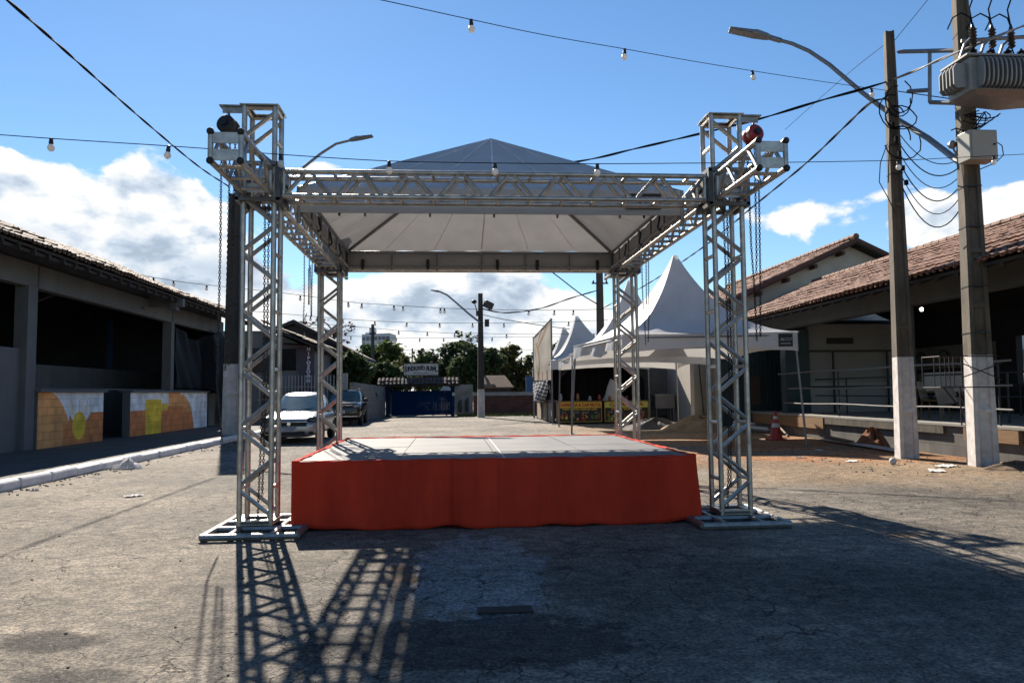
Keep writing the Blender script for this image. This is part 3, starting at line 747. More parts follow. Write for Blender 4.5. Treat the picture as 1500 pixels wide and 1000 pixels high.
# right pair of poles
hpole('utility_pole', 'concrete pole with whitewashed foot carrying cable knots, left of the transformer pole', 9.2, 15.05, 8.9, .36, .17, .36, .17, 2.05, CONC, ribs=(.95, 2.65, 5.2), rz=-13, bands=(5.85, 6.45, 7.1))
hpole('utility_pole', 'concrete pole with whitewashed foot holding the ribbed transformer at right', 9.56, 13.3, 11.0, .40, .17, .40, .17, 2.0, CONC, ribs=(1.0, 2.9, 3.9, 5.6), segs=10, rz=-13, bands=(2.4, 3.25, 4.35, 5.1))
# ------------------------------------------------------------------ transformer, box, bracket, cage on the right poles
tf = thing('transformer', 'grey ribbed oil transformer with dark insulators mounted high on the right pole', 'transformer', (9.4, 12.45, 6.4))
TFM = mat('transformer_paint', (.33, .34, .33), .5, .1, .12, 5)
cxx, cyy = 9.45, 12.45
m = MB(); m.bb((cxx-.62, cyy-.30, 6.5), (cxx+.78, cyy+.34, 7.24)); tk = m.build('tank', TFM, tf, bevel=.03)
m = MB(); m.bb((cxx-.70, cyy-.36, 7.25), (cxx+.84, cyy+.40, 7.29)); m.bb((cxx-.60, cyy-.28, 7.292), (cxx+.72, cyy+.30, 7.33))
for i in range(8): m.lathe((cxx-.64+i*.2, cyy-.33, 7.29), [(.022, 0), (.022, .03)], 6)
m.build('lid', TFM, tf)
m = MB()
for i in range(15):                          # cooling fins on the street face
    x = cxx-.47+i*.085; pts = []
    for a in range(0, 13):
        t = math.pi*a/12
        pts.append((0, -.30-.19*math.sin(t)**.45 if 0 < a < 12 else -.30, 6.88+.33*math.cos(t)))
    m.prism([(x-.012, cyy+p[1], p[2]) for p in pts], (.026, 0, 0))
for i in range(5):                           # fins on the left face
    y = cyy-.2+i*.1; pts = [(-.62, 6.62), (-.80, 6.6), (-.86, 6.68), (-.86, 7.04), (-.80, 7.14), (-.62, 7.14)]
    m.prism([(cxx+p[0], y, p[1]) for p in pts], (0, .022, 0))
m.build('cooling_fins', TFM, tf)
m = MB(); m.prism([(cxx-.62, cyy-.42, 6.48), (cxx+.78, cyy-.42, 6.48), (cxx+.84, cyy-.3, 6.38), (cxx+.4, cyy-.2, 6.36), (cxx-.5, cyy-.3, 6.4)], (0, .6, .03)); m.build('support_shelf', STEEL, tf)
INS = mat('brown_porcelain', (.035, .022, .02), .3)
def insulator(c, h, r, par, nm='insulator'):
    prof = [(r*.45, 0)]
    for i in range(6): z = h*(.08+.14*i); prof += [(r, z), (r*.6, z+h*.06)]
    prof += [(r*.4, h*.95), (.015, h*1.08)]
    MB().lathe(c, prof, 12).build(nm, INS, par, smooth=True)
for x in (cxx-.32, cxx+.02, cxx+.36, cxx+.62): insulator((x, cyy, 7.33), .26, .075, tf)
tf.scale = (.95, .95, .80)
fu = thing('fuse_cutout_rack', 'row of dark fuse cutouts on angled arms above the transformer', 'electrical gear', (9.4, 12.4, 7.6))
m = MB(); m.tube((9.4, 13.1, 8.), (11.4, 12.6, 7.96), .035, 6); m.build('crossarm', STEEL, fu)
for x in (9.05, 9.40, 9.75): 
    insulator((x, 12.30, 7.5), .40, .065, fu)
    MB().path([(x-.20, 12.38, 7.34), (x-.12, 12.36, 7.58), (x-.02, 12.32, 7.68)], .025, 6).build('fuse_arm', STEEL, fu)
for x in (9.05, 9.40, 9.75):
    m = MB(); m.path([(x, 12.30, 7.88), (x-.05, 12.30, 8.04), (x-.18, 12.32, 8.12), (x-.3, 12.38, 8.06), (x-.36, 12.45, 7.88)], .013, 6)
    m.path([(x, 12.30, 7.88), (x-.06, 12.28, 8.18), (x+.1, 12.28, 8.58)], .013, 6); m.build('lead_wire', WIRE, fu, smooth=True); m = MB(); m.path([(x, 12.30, 7.5), (x+.06, 12.32, 7.38), (x+.12, 12.32, 7.36)], .012, 6)
    m.build('lead_wire', WIRE, fu, smooth=True)
fu.location.z -= .20
bk = thing('pole_bracket', 'flat steel bracket frame bolted between the two right poles', 'bracket', (9.1, 14.2, 7.5))
m = MB()
a, b, c, d = P(1316, 76, 15.0), P(1400, 74, 13.4), P(1362, 150, 14.1), P(1404, 151, 13.35)
def bar(m, p, q, w=.07): m.tube(p, q, w*.6, 4)
bar(m, a, b); bar(m, P(1362, 74, 14.1), c); bar(m, c, d); bar(m, P(1330, 134, 14.8), P(1362, 132, 14.1))
m.build('bar', STEEL, bk)
mx_ = thing('meter_box', 'pale grey steel box strapped under the transformer on the right pole', 'electrical box', (9.46, 12.9, 5.5))
o = MB().bb((9.20, 12.72, 5.46), (9.72, 13.06, 6.00)).build('cabinet', mat('box_paint', (.40, .385, .33), .5, 0, .06, 4), mx_, bevel=.015)
MB().bb((9.23, 12.708, 5.49), (9.69, 12.719, 5.97)).build('door', mat('box_paint'.replace('box', 'box_door'), (.42, .40, .345), .5, 0, .06, 4), mx_, bevel=.004)
MB().lathe((9.64, 12.70, 5.73), [(.018, 0), (.018, .02)], 8, Matrix.Rotation(R(90), 3, 'X')).build('knob', BLACK, mx_)
cg = thing('wire_cage', 'rusty iron bar cage with crossed rods wrapped round the right pole', 'cage', (9.2, 13.1, 1.5))
IRON = mat('rusty_iron', (.05, .035, .03), .7, .4, .4, 12)
m = MB(); zl, zh = 1.42, 1.97; yf = 12.98; yb = 13.5; xl, xr = 8.62, 9.72
for z in (zl, zh):
    for p, q in (((xl, yf), (xr, yf)), ((xl, yb), (xr, yb)), ((xl, yf), (xl, yb)), ((xr, yf), (xr, yb))): m.tube((*p, z), (*q, z), .011, 6)
for x in (xl, xl+.09, xl+.17, xl+.25, 9.02): m.tube((x, yf, zl), (x, yf, zh), .010, 6)
for x in (xl, xr):
    for y in (yf+.17, yb): m.tube((x, y, zl), (x, y, zh), .010, 6)
m.tube((9.03, yf-.012, zl+.05+.13), (9.76, yf-.012, zh-.13), .010, 6); m.tube((9.03, yf-.014, zh-.13), (9.76, yf-.014, zl+.13), .010, 6)
m.tube((8.7, yf+.05, zl), (8.95, yf+.05, 1.1), .014, 6); m.tube((8.97, yf, zl), (8.97, yf, .75), .012, 6)
m.build('bars', IRON, cg)
lr = thing('street_lamp', 'flat LED street lamp on a long curved arm from the right pole', 'street lamp', (9.3, 13.4, 5.9), 'street lamps')
q = [P(1406, 238, 13.45), P(1360, 203, 14.4), P(1316, 176, 15.4), P(1262, 135, 15.9), P(1215, 95, 16.3), P(1185, 75, 16.6), P(1160, 64, 16.8), P(1134, 57, 17.0)]
MB().path(q, [.06, .058, .055, .05, .047, .045, .043, .04], 10).build('arm', STEEL, lr, smooth=True)
MB().path([P(1144, 60, 16.9), P(1124, 54, 17.05)], .06, 10).build('collar', STEEL, lr, smooth=True)
lamphead(P(1128, 55, 17.0), P(1068, 44, 17.2), .34, lr)
m = MB(); m.lathe(P(1395, 217, 13.5), [(.05, 0), (.08, .05), (.07, .1), (.03, .14)], 10); m.tube(P(1395, 215, 13.5), P(1404, 232, 13.45), .02, 6); m.build('photocell', STEEL, lr, smooth=True)
# cable knots on the left one of the two right poles
def sag(a, b, s, n=14):
    a, b = V(a), V(b); return [a.lerp(b, i/n) - V((0, 0, s*4*(i/n)*(1-i/n))) for i in range(n+1)]
kn = thing('cable_knot', 'tangle of looped black cables hanging round the pole left of the transformer', 'cables', (9.1, 14.9, 6.5))
m = MB()
random.seed(21)
for i in range(7):
    c = V((9.18+rnd(-.15, .12), 14.80, 6.9+rnd(-.6, .55))); r1, r2 = rnd(.12, .42), rnd(.2, .55); ph = rnd(0, 6)
    m.path([c + V((r1*math.cos(ph+t*.5), rnd(-.03, .03), r2*math.sin(ph+t*.5))) for t in range(9+i % 4)], .013, 5)
for i in range(6):
    s0 = V((9.22, 14.82, 6.6-.22*i)); e = V((9.5+.04*i, 13.25, 5.70-.05*i)); m.path(sag(s0, e, .35+.12*i), .012 if i % 2 else .009, 5)
m.path(sag((9.0, 14.8, 6.9), (8.9, 14.8, 5.6), -.0, 8), .012, 5); m.path([(8.9, 14.78, 6.4), (8.72, 14.75, 6.0), (8.68, 14.75, 5.6), (8.84, 14.75, 5.3), (9.0, 14.78, 5.0)], .01, 5)
for i in range(5): c = V((9.02+.06*i, 14.76, 6.8-.3*i)); m.box(c, (.06, .06, .10))
m.build('cable', WIRE, kn, smooth=True)
kb = thing('cable_loops', 'loose coil of black cable between transformer and pale steel box', 'cables', (9.4, 13.0, 6.1))
m = MB()
random.seed(8)
for i in range(5):
    c = V((9.45+.05*i, 12.86, 6.22+.03*i)); a0 = rnd(0, 6); r1, r2 = rnd(.1, .26), rnd(.06, .17)
    m.path([(9.3, 13.0, 6.35)] + [c + V((r1*math.cos(a0+t*.6), rnd(-.03, .03), r2*math.sin(a0+t*.6))) for t in range(8)] + [(9.25+.04*i, 12.9, 6.0)], .011, 5)
m.path([(9.25, 12.9, 6.02), (9.05, 12.85, 6.06), (8.95, 12.85, 6.02)], .012, 5)
m.path([V((-.28, 0, -.40)) + V((9.98, 12.75, 6.2)), V((-.28, 0, -.40)) + V((10.1, 12.75, 6.12)), V((-.28, 0, -.40)) + V((10.12, 12.75, 5.95)), V((-.28, 0, -.40)) + V((9.95, 12.75, 5.8)), V((-.28, 0, -.40)) + V((9.7, 12.8, 5.7))], .009, 5)
m.build('cable', WIRE, kb, smooth=True)
# ------------------------------------------------------------------ cars (front faces -Y, origin at front bumper centre on the ground)
def make_car(name, label, loc, paint, st, gh, W_, wheel_r, axles, plate, suv=False):
    t = thing(name, label, 'car', (0, 0, 0))
    def bp(i, a):
        y, w, zb, zt = st[i]; n = 3.2 if not suv else 4.2
        c, s = math.cos(a), math.sin(a); zm = zb+(zt-zb)*.62
        hx = w*math.copysign(abs(c)**(2/n), c)
        hz = (zt-zm)*abs(s)**(2/n)*(1 if s >= 0 else 0) - (zm-zb)*abs(s)**(2/5)*(1 if s < 0 else 0)
        return V((hx*(1 if s >= 0 else (1-.06*abs(s))), y, zm+hz))
    nA = 40; m = MB(); vs = [bp(i, 2*math.pi*j/nA) for i in range(len(st)) for j in range(nA)]; k = len(st)
    m.add(vs, [(i*nA+j, i*nA+(j+1) % nA, (i+1)*nA+(j+1) % nA, (i+1)*nA+j) for i in range(k-1) for j in range(nA)] + [tuple(range(nA)), tuple(range((k-1)*nA, k*nA))])
    body = m.build('body', paint, t, smooth=True)
    def ghp(a, v):                              # greenhouse surface: angle a, height v 0..1
        (y0, y1, w, z) = [gh[0][q]+(gh[1][q]-gh[0][q])*v for q in range(4)]
        w += math.sin(v*math.pi)*.035; e = 2/3.6
        c, s = math.cos(a), math.sin(a)
        yy = (y0+y1)/2 + (y1-y0)/2*math.copysign(abs(s)**e, s) ; xx = w*math.copysign(abs(c)**e, c)
        return V((xx, yy + (-.06*(1-(xx/w)**2) if s < 0 else .03), z))
    m = MB(); nB = 48
    m.grid(nB, 9, lambda u, v: ghp(2*math.pi*u, v), closed_u=True)
    top = gh[1]
    def crown(u, v):
        p = ghp(2*math.pi*u, 1); c = V((0, (top[0]+top[1])/2, top[3])); q = p.lerp(c, v*.97); q.z = top[3] + gh[2]*(1-(1-v)**2)**.5; return q
    m.grid(nB, 7, crown, closed_u=True)
    m.build('cabin', paint, t, smooth=True)
    def glass(a0, a1, v0, v1, nm, n=14):
        def f(u, v):
            p = ghp(a0+(a1-a0)*u, v0+(v1-v0)*v); c = V((0, (gh[0][0]+gh[0][1])/2, p.z-.3)); return p + (p-c).normalized()*.012
        MB().grid(n, 6, f).build(nm, GLASS, t, smooth=True)
    glass(R(229), R(311), .07, .93, 'windscreen'); glass(R(49), R(131), .15, .9, 'rear_window')
    for s0 in (0, math.pi): 
        sg = 1 if s0 == 0 else -1
        glass(s0-sg*R(36), s0-sg*R(2), .12, .88, 'side_window', 8); glass(s0+sg*R(2), s0+sg*R(33), .12, .88, 'side_window', 8)
    hw = W_/2
    for sx in (-1, 1):
        for ay in axles:
            c = V((sx*(hw-.10), ay, wheel_r)); Mr = Matrix.Rotation(R(90), 3, 'Y')
            w = MB().lathe(c, [(wheel_r*.66, -.10), (wheel_r*.93, -.10), (wheel_r, -.07), (wheel_r, .07), (wheel_r*.93, .105), (wheel_r*.66, .10)], 24, Mr).build('wheel', TYRE, t, smooth=True)
            mm = MB(); mm.lathe(c, [(wheel_r*.64, -.06), (wheel_r*.66, .10 if sx > 0 else -.02), (wheel_r*.55, .085), (.05, .075)], 20, Mr)
            if sx < 0: mm = MB().lathe(c, [(.05, -.085), (wheel_r*.55, -.09), (wheel_r*.66, -.10), (wheel_r*.64, .06)], 20, Mr)
            mm.build('rim', CHROME if not suv else DARKM, w, smooth=True)
            MB().lathe(V((sx*(hw-.045), ay, wheel_r+.01)), [(wheel_r*1.16, -.05), (wheel_r*1.17, .035 if sx > 0 else -.035)], 24, Mr).build('wheel_arch', BLACK, t)
        m = MB(); m.ball((sx*(hw+.09), gh[0][0]+.42, gh[0][3]+.07), (.12, .06, .085), 12, 8); m.tube((sx*(hw-.05), gh[0][0]+.40, gh[0][3]+.0), (sx*(hw+.05), gh[0][0]+.42, gh[0][3]+.05), .025, 6)
        m.build('mirror', paint if not suv else BLACK, t, smooth=True)
    return t, body
st_h = [(.0, .56, .28, .60), (.03, .66, .22, .66), (.10, .74, .19, .715), (.25, .80, .18, .775), (.5, .83, .18, .84), (.85, .842, .18, .905), (1.15, .845, .18, .955), (1.5, .845, .18, .97), (2.6, .845, .18, .975), (3.4, .84, .2, .97), (3.85, .80, .22, .94), (4.02, .72, .28, .85), (4.06, .6, .34, .75)]
sc_, body = make_car('parked_car', 'silver hatchback parked facing the stage beside the left kerb', None, SILVER, st_h, [(.86, 3.98, .79, .88), (1.92, 3.45, .565, 1.40), .085], 1.69, .30, (.84, 3.35), 'LAV 7J09')
for sx in (-1, 1):
    Mz = Matrix.Rotation(sx*R(38), 3, 'Z') @ Matrix.Rotation(R(-18), 3, 'X')
    MB().ball((sx*.66, .16, .675), (.21, .13, .105), 16, 10, Mz).build('headlight', mat('smoky_lens', (.10, .10, .11), .15, .2, .2, 20), sc_, smooth=True)
    MB().ball((sx*.58, .055, .33), (.10, .05, .05), 12, 8).build('fog_lamp', BLACK, sc_, smooth=True)
m = MB(); m.box((0, .0, .57), (.98, .05, .12))
for i in range(4): m.box((0, -.027, .525+.03*i), (.96, .012, .008))
m.build('grille', BLACK, sc_, bevel=.01)
m = MB(); m.box((0, .03, .315), (.9, .08, .11)); m.build('lower_intake', BLACK, sc_, bevel=.02)
MB().lathe((0, -.035, .575), [(.055, -.004), (.06, 0), (.05, .012)], 16, Matrix.Rotation(R(90), 3, 'X')).build('badge', CHROME, sc_, smooth=True)
pl = MB().box((0, -.012, .425), (.42, .016, .135)).build('number_plate', mat('plate_white', (.66, .67, .68), .5), sc_)
MB().box((0, -.0215, .478), (.42, .003, .028)).build('plate_band', BLUEP, pl)
text('LAV7J09', .088, (0, -.0225, .412), (1, 0, 0), (0, 0, 1), BLACK, 'lettering', pl, .001, sx=1.05)
MB().tube((0, 2.0, 1.47), (0, 2.25, 1.66), .006, 5).build('aerial', BLACK, sc_)
m = MB()
for x0 in (-.55, .05): m.tube((x0, .98, .965), (x0+.5, 1.06, 1.0), .01, 5)
m.build('wiper', BLACK, sc_)
sc_.location = (-4.62, 22.3, 0); sc_.rotation_euler.z = R(1.5)
st_s = [(.0, .66, .34, .82), (.03, .80, .27, .92), (.12, .87, .24, 1.0), (.4, .90, .23, 1.05), (.9, .91, .23, 1.09), (1.3, .912, .23, 1.11), (2.8, .912, .24, 1.12), (3.8, .90, .26, 1.12), (4.25, .86, .3, 1.08), (4.38, .78, .36, .95), (4.40, .6, .45, .8)]
su, body = make_car('parked_suv', 'black SUV parked behind the silver hatchback near the block wall', None, BLKCAR, st_s, [(1.22, 4.2, .83, 1.06), (1.72, 3.95, .68, 1.56), .07], 1.82, .35, (.92, 3.56), '', True)
m = MB(); m.box((0, .0, .86), (1.1, .06, .11)); m.build('grille', BLACK, su, bevel=.01)
m = MB()
for i in range(7): m.box((-.45+i*.15, -.032, .86), (.10, .012, .085))
m.build('grille_slot', DARKM, su)
for sx in (-1, 1):
    MB().box((sx*.70, .06, .87), (.26, .09, .10), -sx*R(-22)).build('headlight', LENS, su, bevel=.02)
    MB().box((sx*.66, .02, .60), (.22, .05, .03)).build('fog_lamp', LENS, su, bevel=.01)
    MB().tube((sx*.66, 1.9, 1.655), (sx*.66, 3.8, 1.64), .02, 6).build('roof_rail', CHROME, su)
MB().box((0, .0, .42), (1.5, .07, .05)).build('bumper_strip', CHROME, su, bevel=.01)
MB().box((0, -.005, .62), (.42, .02, .13)).build('number_plate', mat('plate_white', (.66, .67, .68), .5), su)
su.location = (-4.95, 34.6, 0); su.rotation_euler.z = R(2)
# ------------------------------------------------------------------ peaked white tents
def tent(label, cs, ez, az, val=.42, legs=(0, 1, 2, 3), apex=None, sign=None, group='white peaked tents on the right', scallop=None, splay=.18):
    c = sum((V((*p, 0)) for p in cs), V((0, 0, 0)))/4
    t = thing('peaked_tent', label, 'tent', (c.x, c.y, 0), group)
    ap = V((apex[0], apex[1], az)) if apex else V((c.x, c.y, az))
    P4 = [V((*p, ez)) for p in cs]
    def surf(u, v):
        s = u*4 % 4; i = int(s) % 4; f = s-int(s)
        e = P4[i].lerp(P4[(i+1) % 4], f)
        if v < 1: e = e.lerp(V((c.x, c.y, ez)), .05*math.sin(math.pi*f))
        k = v**.8
        q = V((e.x+(ap.x-e.x)*k, e.y+(ap.y-e.y)*k, 0)) + (V((e.x, e.y, 0))-V((ap.x, ap.y, 0))).normalized()*.07
        z = ez + (az-ez)*(.32*v+.68*v**2.3)
        edge = min(f, 1-f)
        z += .10*v*(1-v)*math.exp(-(edge/.07)**2)
        z += (.015*math.sin(f*40+i*3+v*4)+.012*math.sin(f*23-v*18))*(1-v)*min(1, v*5)
        q.z = z; return q
    MB().grid(128, 26, surf, closed_u=True).build('canopy', TENTF, t, smooth=True)
    for i in range(4):
        a, b = P4[i], P4[(i+1) % 4]; n = V(((b-a).y, -(b-a).x, 0)).normalized()
        if n.dot((a+b)/2-V((c.x, c.y, ez))) < 0: n = -n
        sca = scallop and i in scallop
        def vf(u, v, a=a, b=b, n=n, sca=sca, i=i):
            p = a.lerp(b, u).lerp(V((c.x, c.y, ez)), .05*math.sin(math.pi*u)) + n*.02
            h = val*(1-.28*math.sin(math.pi*u)**.8) if not sca else val*(1.0-.30*abs(math.sin(math.pi*u*2.0)))
            w = .012*math.sin(u*45+i) if not sca else .09*math.sin(u*19)+.03*math.sin(u*47)
            return p + n*w*v - V((0, 0, h*v)) + (V((0, 0, .02)) if v == 0 else V((0, 0, 0)))
        MB().grid(50, 5, vf).build('valance', TENTF, t, smooth=True)
    m = MB()
    for i in range(4):
        inn = .06; a = P4[i].lerp(V((c.x, c.y, ez)), .02); b = P4[(i+1) % 4].lerp(V((c.x, c.y, ez)), .02); m.tube(a-V((0, 0, .08)), b-V((0, 0, .08)), .022, 6)
    m.build('eave_frame', STEEL, t)
    for i in legs:
        out = (P4[i]-V((c.x, c.y, ez))).normalized(); a = P4[i]-out*.06-V((0, 0, .06)); b = V((a.x+out.x*splay, a.y+out.y*splay, 0))
        m = MB(); m.tube(a, b, .03, 8); m.lathe((b.x, b.y, 0), [(.08, 0), (.08, .01), (.03, .02)], 10); m.build('leg', STEEL, t, smooth=True)
    if sign:
        i, u, w, h = sign; a, b = P4[i], P4[(i+1) % 4]; d = (b-a).normalized(); n = V((d.y, -d.x, 0))
        if n.dot((a+b)/2-V((c.x, c.y, ez))) < 0: n = -n
        p = a.lerp(b, u).lerp(V((c.x, c.y, ez)), .05*math.sin(math.pi*u)) + n*.045 - V((0, 0, val*.42)); r = V((0, 0, 1)).cross(-n) * -1
        r = d if d.x > 0 else -d
        m = MB(); m.box(p, (w, .012, h), math.atan2(r.y, r.x)); s = m.build('maker_sign', MATS['black_print'], t)
        text('ALCO', w*.30, p+n*.008+V((0, 0, h*.06)), r, (0, 0, 1), WPAINT, 'lettering', s, .001, shear=.35, sx=1.05)
        mm = MB(); mm.box(p+n*.008-V((0, 0, h*.26)), (w*.7, .002, h*.05), math.atan2(r.y, r.x)); mm.build('underline', WPAINT, s)
    return t
tent('nearest white peaked tent with one wavy sunlit side and black corner sign', [(4.55, 20.3), (9.02, 19.45), (9.35, 24.9), (4.05, 25.3)], 2.92, 5.42, .50, (1, 2, 3), (6.62, 22.2), (0, .94, .36, .34), scallop=(3,), splay=.22)
tent('white peaked tent directly behind the nearest tent, mostly hidden by it', [(4.05, 25.9), (8.8, 25.7), (9.1, 30.6), (4.3, 30.8)], 2.70, 5.5, .42, (0, 1, 2, 3), (6.55, 27.8), splay=.1)
tent('white peaked tent over the drinks counters, its peak left of the tower', [(4.35, 33.6), (8.75, 33.6), (8.9, 38.4), (4.5, 38.4)], 2.80, 5.02, .42, (0, 1, 2, 3), (5.95, 36.2), (0, .95, .40, .26), splay=.03)
tent('farthest white peaked tent, its peak just left of the drinks tent', [(4.5, 39.0), (8.9, 39.0), (9.0, 43.8), (4.6, 43.8)], 2.7, 4.95, .42, (0, 1, 2, 3), (6.1, 41.6), splay=.03)
# ------------------------------------------------------------------ drinks stall
DK = mat('stall_dark_cloth', (.008, .010, .018), .8, 0, .2, 2)
bc = thing('backdrop_cloth', 'navy-black cloth closing the back and sides of the drinks tent', 'cloth', (6.6, 38, 0))
m = MB()
m.grid(40, 10, lambda u, v: V((4.6+4.1*u, 38.1+.06*math.sin(u*40), .1+v*2.6)))
m.grid(24, 10, lambda u, v: V((8.62+.05*math.sin(u*25+v*2), 34.2+3.9*u, .1+v*2.6)))
m.grid(24, 10, lambda u, v: V((4.58+.05*math.sin(u*25+v*2), 38.0-2.6*u, .1+v*2.6)))
m.grid(30, 8, lambda u, v: V((4.6+4.0*u, 34.1+4*v, 2.72+.05*math.sin(u*12))))
m.grid(30, 6, lambda u, v: V((4.75+3.85*u, 34.0, 2.62-(.10+.62*abs(2*u-1.0)**5)*v)))
m.build('drape', DK, bc, smooth=True)
YB = mat('banner_yellow', (1.0, .62, .05), .6, 0, .08, 3); RB_ = mat('banner_red', (.55, .04, .02), .6, 0, .1, 3); BB = mat('banner_black', (.02, .018, .014), .6); OB = mat('banner_orange', (.55, .16, .04), .6); GB = mat('banner_green', (.09, .22, .05), .6); PK = mat('banner_magenta', (.32, .05, .09), .6, 0, .2, 3)
LM = mat('banner_lime', (.80, .78, .12), .6, 0, .1, 4)
def drinks_counter(label, x0, x1, y, title, sub, words, mats):
    t = thing('drinks_counter', label, 'stall counter', ((x0+x1)/2, y, 0), 'drinks counters under the tent')
    MB().bb((x0, y, .06), (x1, y+.6, .98)).build('counter_body', DARKM, t)
    MB().bb((x0-.03, y-.05, .985), (x1+.03, y+.65, 1.02)).build('counter_top', mat('stall_top', (.12, .05, .04), .5), t)
    bn = MB().bb((x0+.03, y-.014, .10), (x1-.03, y-.004, .96)).build('banner', BB, t)
    zt = .96
    MB().bb((x0+.05, y-.020, .70), (x1-.05, y-.0155, .945)).build('title_band', mats[0], bn)
    text(title, .19, ((x0+x1)/2, y-.022, .825), (1, 0, 0), (0, 0, 1), RB_, 'title', bn, .001, sx=mats[2], bold=.010)
    text(sub, .10, ((x0+x1)/2, y-.017, .635), (1, 0, 0), (0, 0, 1), YB, 'lettering', bn, .001, sx=mats[3], bold=.004)
    n = len(words); w = (x1-x0-.12)/n
    for i, wd in enumerate(words):
        cx = x0+.06+w*(i+.5); m = MB()
        m.bb((cx-w*.47, y-.019, .12), (cx+w*.47, y-.0155, .57)); m.m = 1
        for k in range(7):
            px, pz = cx+rnd(-.36, .36)*w, rnd(.17, .42); r = rnd(.035, .07); m.m = random.choice((1, 2, 3, 4))
            yy = y-.0205-.0008*k
            m.add([(px+r*math.cos(a), yy, pz+r*math.sin(a)*1.2) for a in [2*math.pi*j/10 for j in range(10)]], [tuple(range(10))])
        m.build('drink_picture', [mats[1], OB, RB_, GB, YB], bn)
        text(wd, .075, (cx, y-.0275, .50), (1, 0, 0), (0, 0, 1), WPAINT, 'lettering', bn, .001)
    m = MB()
    for a, b in (((x0+.02, .085), (x1-.02, .105)), ((x0+.02, .955), (x1-.02, .975)), ((x0+.02, .085), (x0+.04, .975)), ((x1-.04, .085), (x1-.02, .975))): m.bb((a[0], y-.03, a[1]), (b[0], y-.016, b[1]))
    m.build('banner_trim', YB, bn)
    return t
drinks_counter('drinks counter with yellow title band and fruit pictures, under the tent corner', 4.62, 6.62, 33.75, 'CAIPIRINHA & CAIP-FRUTA', 'VODKA  CACHAÇA  MARACUJÁ  LIMÃO', ('R$ 10', 'MORANGO', 'ABACAXI', '15,00'), (YB, BB, .80, .86))
drinks_counter('drinks counter with lime and magenta banner beside the grey shutter wall', 6.70, 8.72, 33.75, 'CAIPIRINHA', 'VODKA  GIN  SAQUÊ  GUARAPÃO', ('LIMÃO', 'KIWI', 'UVA', 'CAJU'), (LM, BB, 1.5, .9))
for k, (y0, y1) in enumerate(((34.4, 36.6), (36.8, 38.8), (39.0, 41.2))):
    t = thing('stall_panel', ('faded printed panel at the counter corner, nearest of three', 'faded printed panel between the two others along the stall side', 'faded printed panel at the far end of the stall side')[k], 'panel', (4.55, (y0+y1)/2, 0), 'panels along the stall side')
    MB().bb((4.54, y0, .06), (4.58, y1, 1.02)).build('print', mat('faded_print', (.42, .30, .17), .7, 0, .3, 1.4, col2=(.62, .52, .36)), t)
    m = MB()
    for yy in (y0, y1): m.bb((4.52, yy-.04, .0), (4.6, yy+.04, 1.08))
    m.bb((4.52, y0, .9), (4.535, y1, 1.05)); m.build('frame', mat('dark_red_frame', (.08, .02, .025), .6), t)
random.seed(5)
for k in range(9):
    x = 4.8+k*.44+rnd(-.1, .1); y = 33.98+rnd(0, .2); h = rnd(.14, .3)
    kind = k % 3; lab = 'bottle or jar standing on the drinks counters under the tent'
    j = thing('drink_jar', lab, 'jar', (x, y, 1.02), 'jars and bottles on the drinks counters')
    jm = mat(('jar_glass', 'jar_red', 'jar_amber')[kind], ((.5, .52, .55), (.3, .05, .04), (.35, .2, .06))[kind], .2)
    MB().lathe((x, y, 1.02), [(.06, 0), (.075, .02), (.075, h*.7), (.05, h*.85), (.05, h)], 12).build('jar', jm, j, smooth=True)
    MB().lathe((x, y, 1.02+h), [(.055, 0), (.055, .03)], 12).build('lid', RB_ if kind else WPAINT, j)
ch = thing('covered_sack', 'pale cloth bundle standing on the counters left of the truss tower', 'sack', (7.0, 34.2, 1.02))
MB().grid(24, 14, lambda u, v: V((7.15+(.42-.25*v)*math.cos(6.283*u)*(1+.08*math.sin(u*31+v*7))+.12*v, 34.15+.2*math.sin(6.283*u)*(1-.4*v), 1.02+.85*v-.12*v*math.cos(6.283*u))), closed_u=True).build('cloth', mat('pale_cloth', (.55, .54, .5), .8, 0, .1, 4), ch, smooth=True)
# roadside printed banner and striped cloth on the stall side
rb = thing('tall_banner', 'tall cream banner with tan sweeping stripes beside the farther tents', 'banner', (4.45, 38, 2))
m = MB(); nu, nv = 60, 60
y0, y1 = 34.2, 41.8
def bpnt(u, v):
    y = y0+(y1-y0)*u; zt = 4.68-.30*u; zb = 1.95+.1*u
    return V((4.45+.010*math.sin(u*14+v*3)+.006*math.sin(v*15), y, zb+(zt-zb)*v))
m.grid(nu, nv, bpnt)
def bcol(u, v):
    x = 1-u; d = math.hypot((x+.25)*1.0, v-.35)
    if .58 < d < .66 and v < .82: return 1
    if d >= .66:
        a = math.degrees(math.atan2(v-.35, x+.25))
        if 27 < a < 33: return 1
        if 37 < a < 41: return 2
    if v < .16 and d > .4 and (int(x*16) % 4 == 0): return 2
    return 0
m.mi = [bcol((i+.5)/nu, (j+.5)/nv) for j in range(nv-1) for i in range(nu-1)]
m.build('print', [mat('banner_cream', (.66, .59, .48), .6, 0, .06, 2, trans=.3), mat('banner_tan', (.36, .22, .08), .6, 0, .1, 2, trans=.2), mat('banner_brown', (.34, .13, .07), .6, 0, .1, 2, trans=.2)], rb, smooth=True)
m = MB(); m.tube((4.45, y0-.05, 0), (4.45, y0-.05, 4.72), .04, 8); m.tube((4.45, y1+.05, 0), (4.45, y1+.05, 4.45), .04, 8); m.tube((4.45, y0, 4.70), (4.45, y1, 4.40), .025, 6)
m.build('frame', STEEL, rb)
zc = thing('striped_cloth', 'black and white striped cloth gathered below the tall cream banner', 'cloth', (4.4, 37, 1))
m = MB(); nu, nv = 60, 120
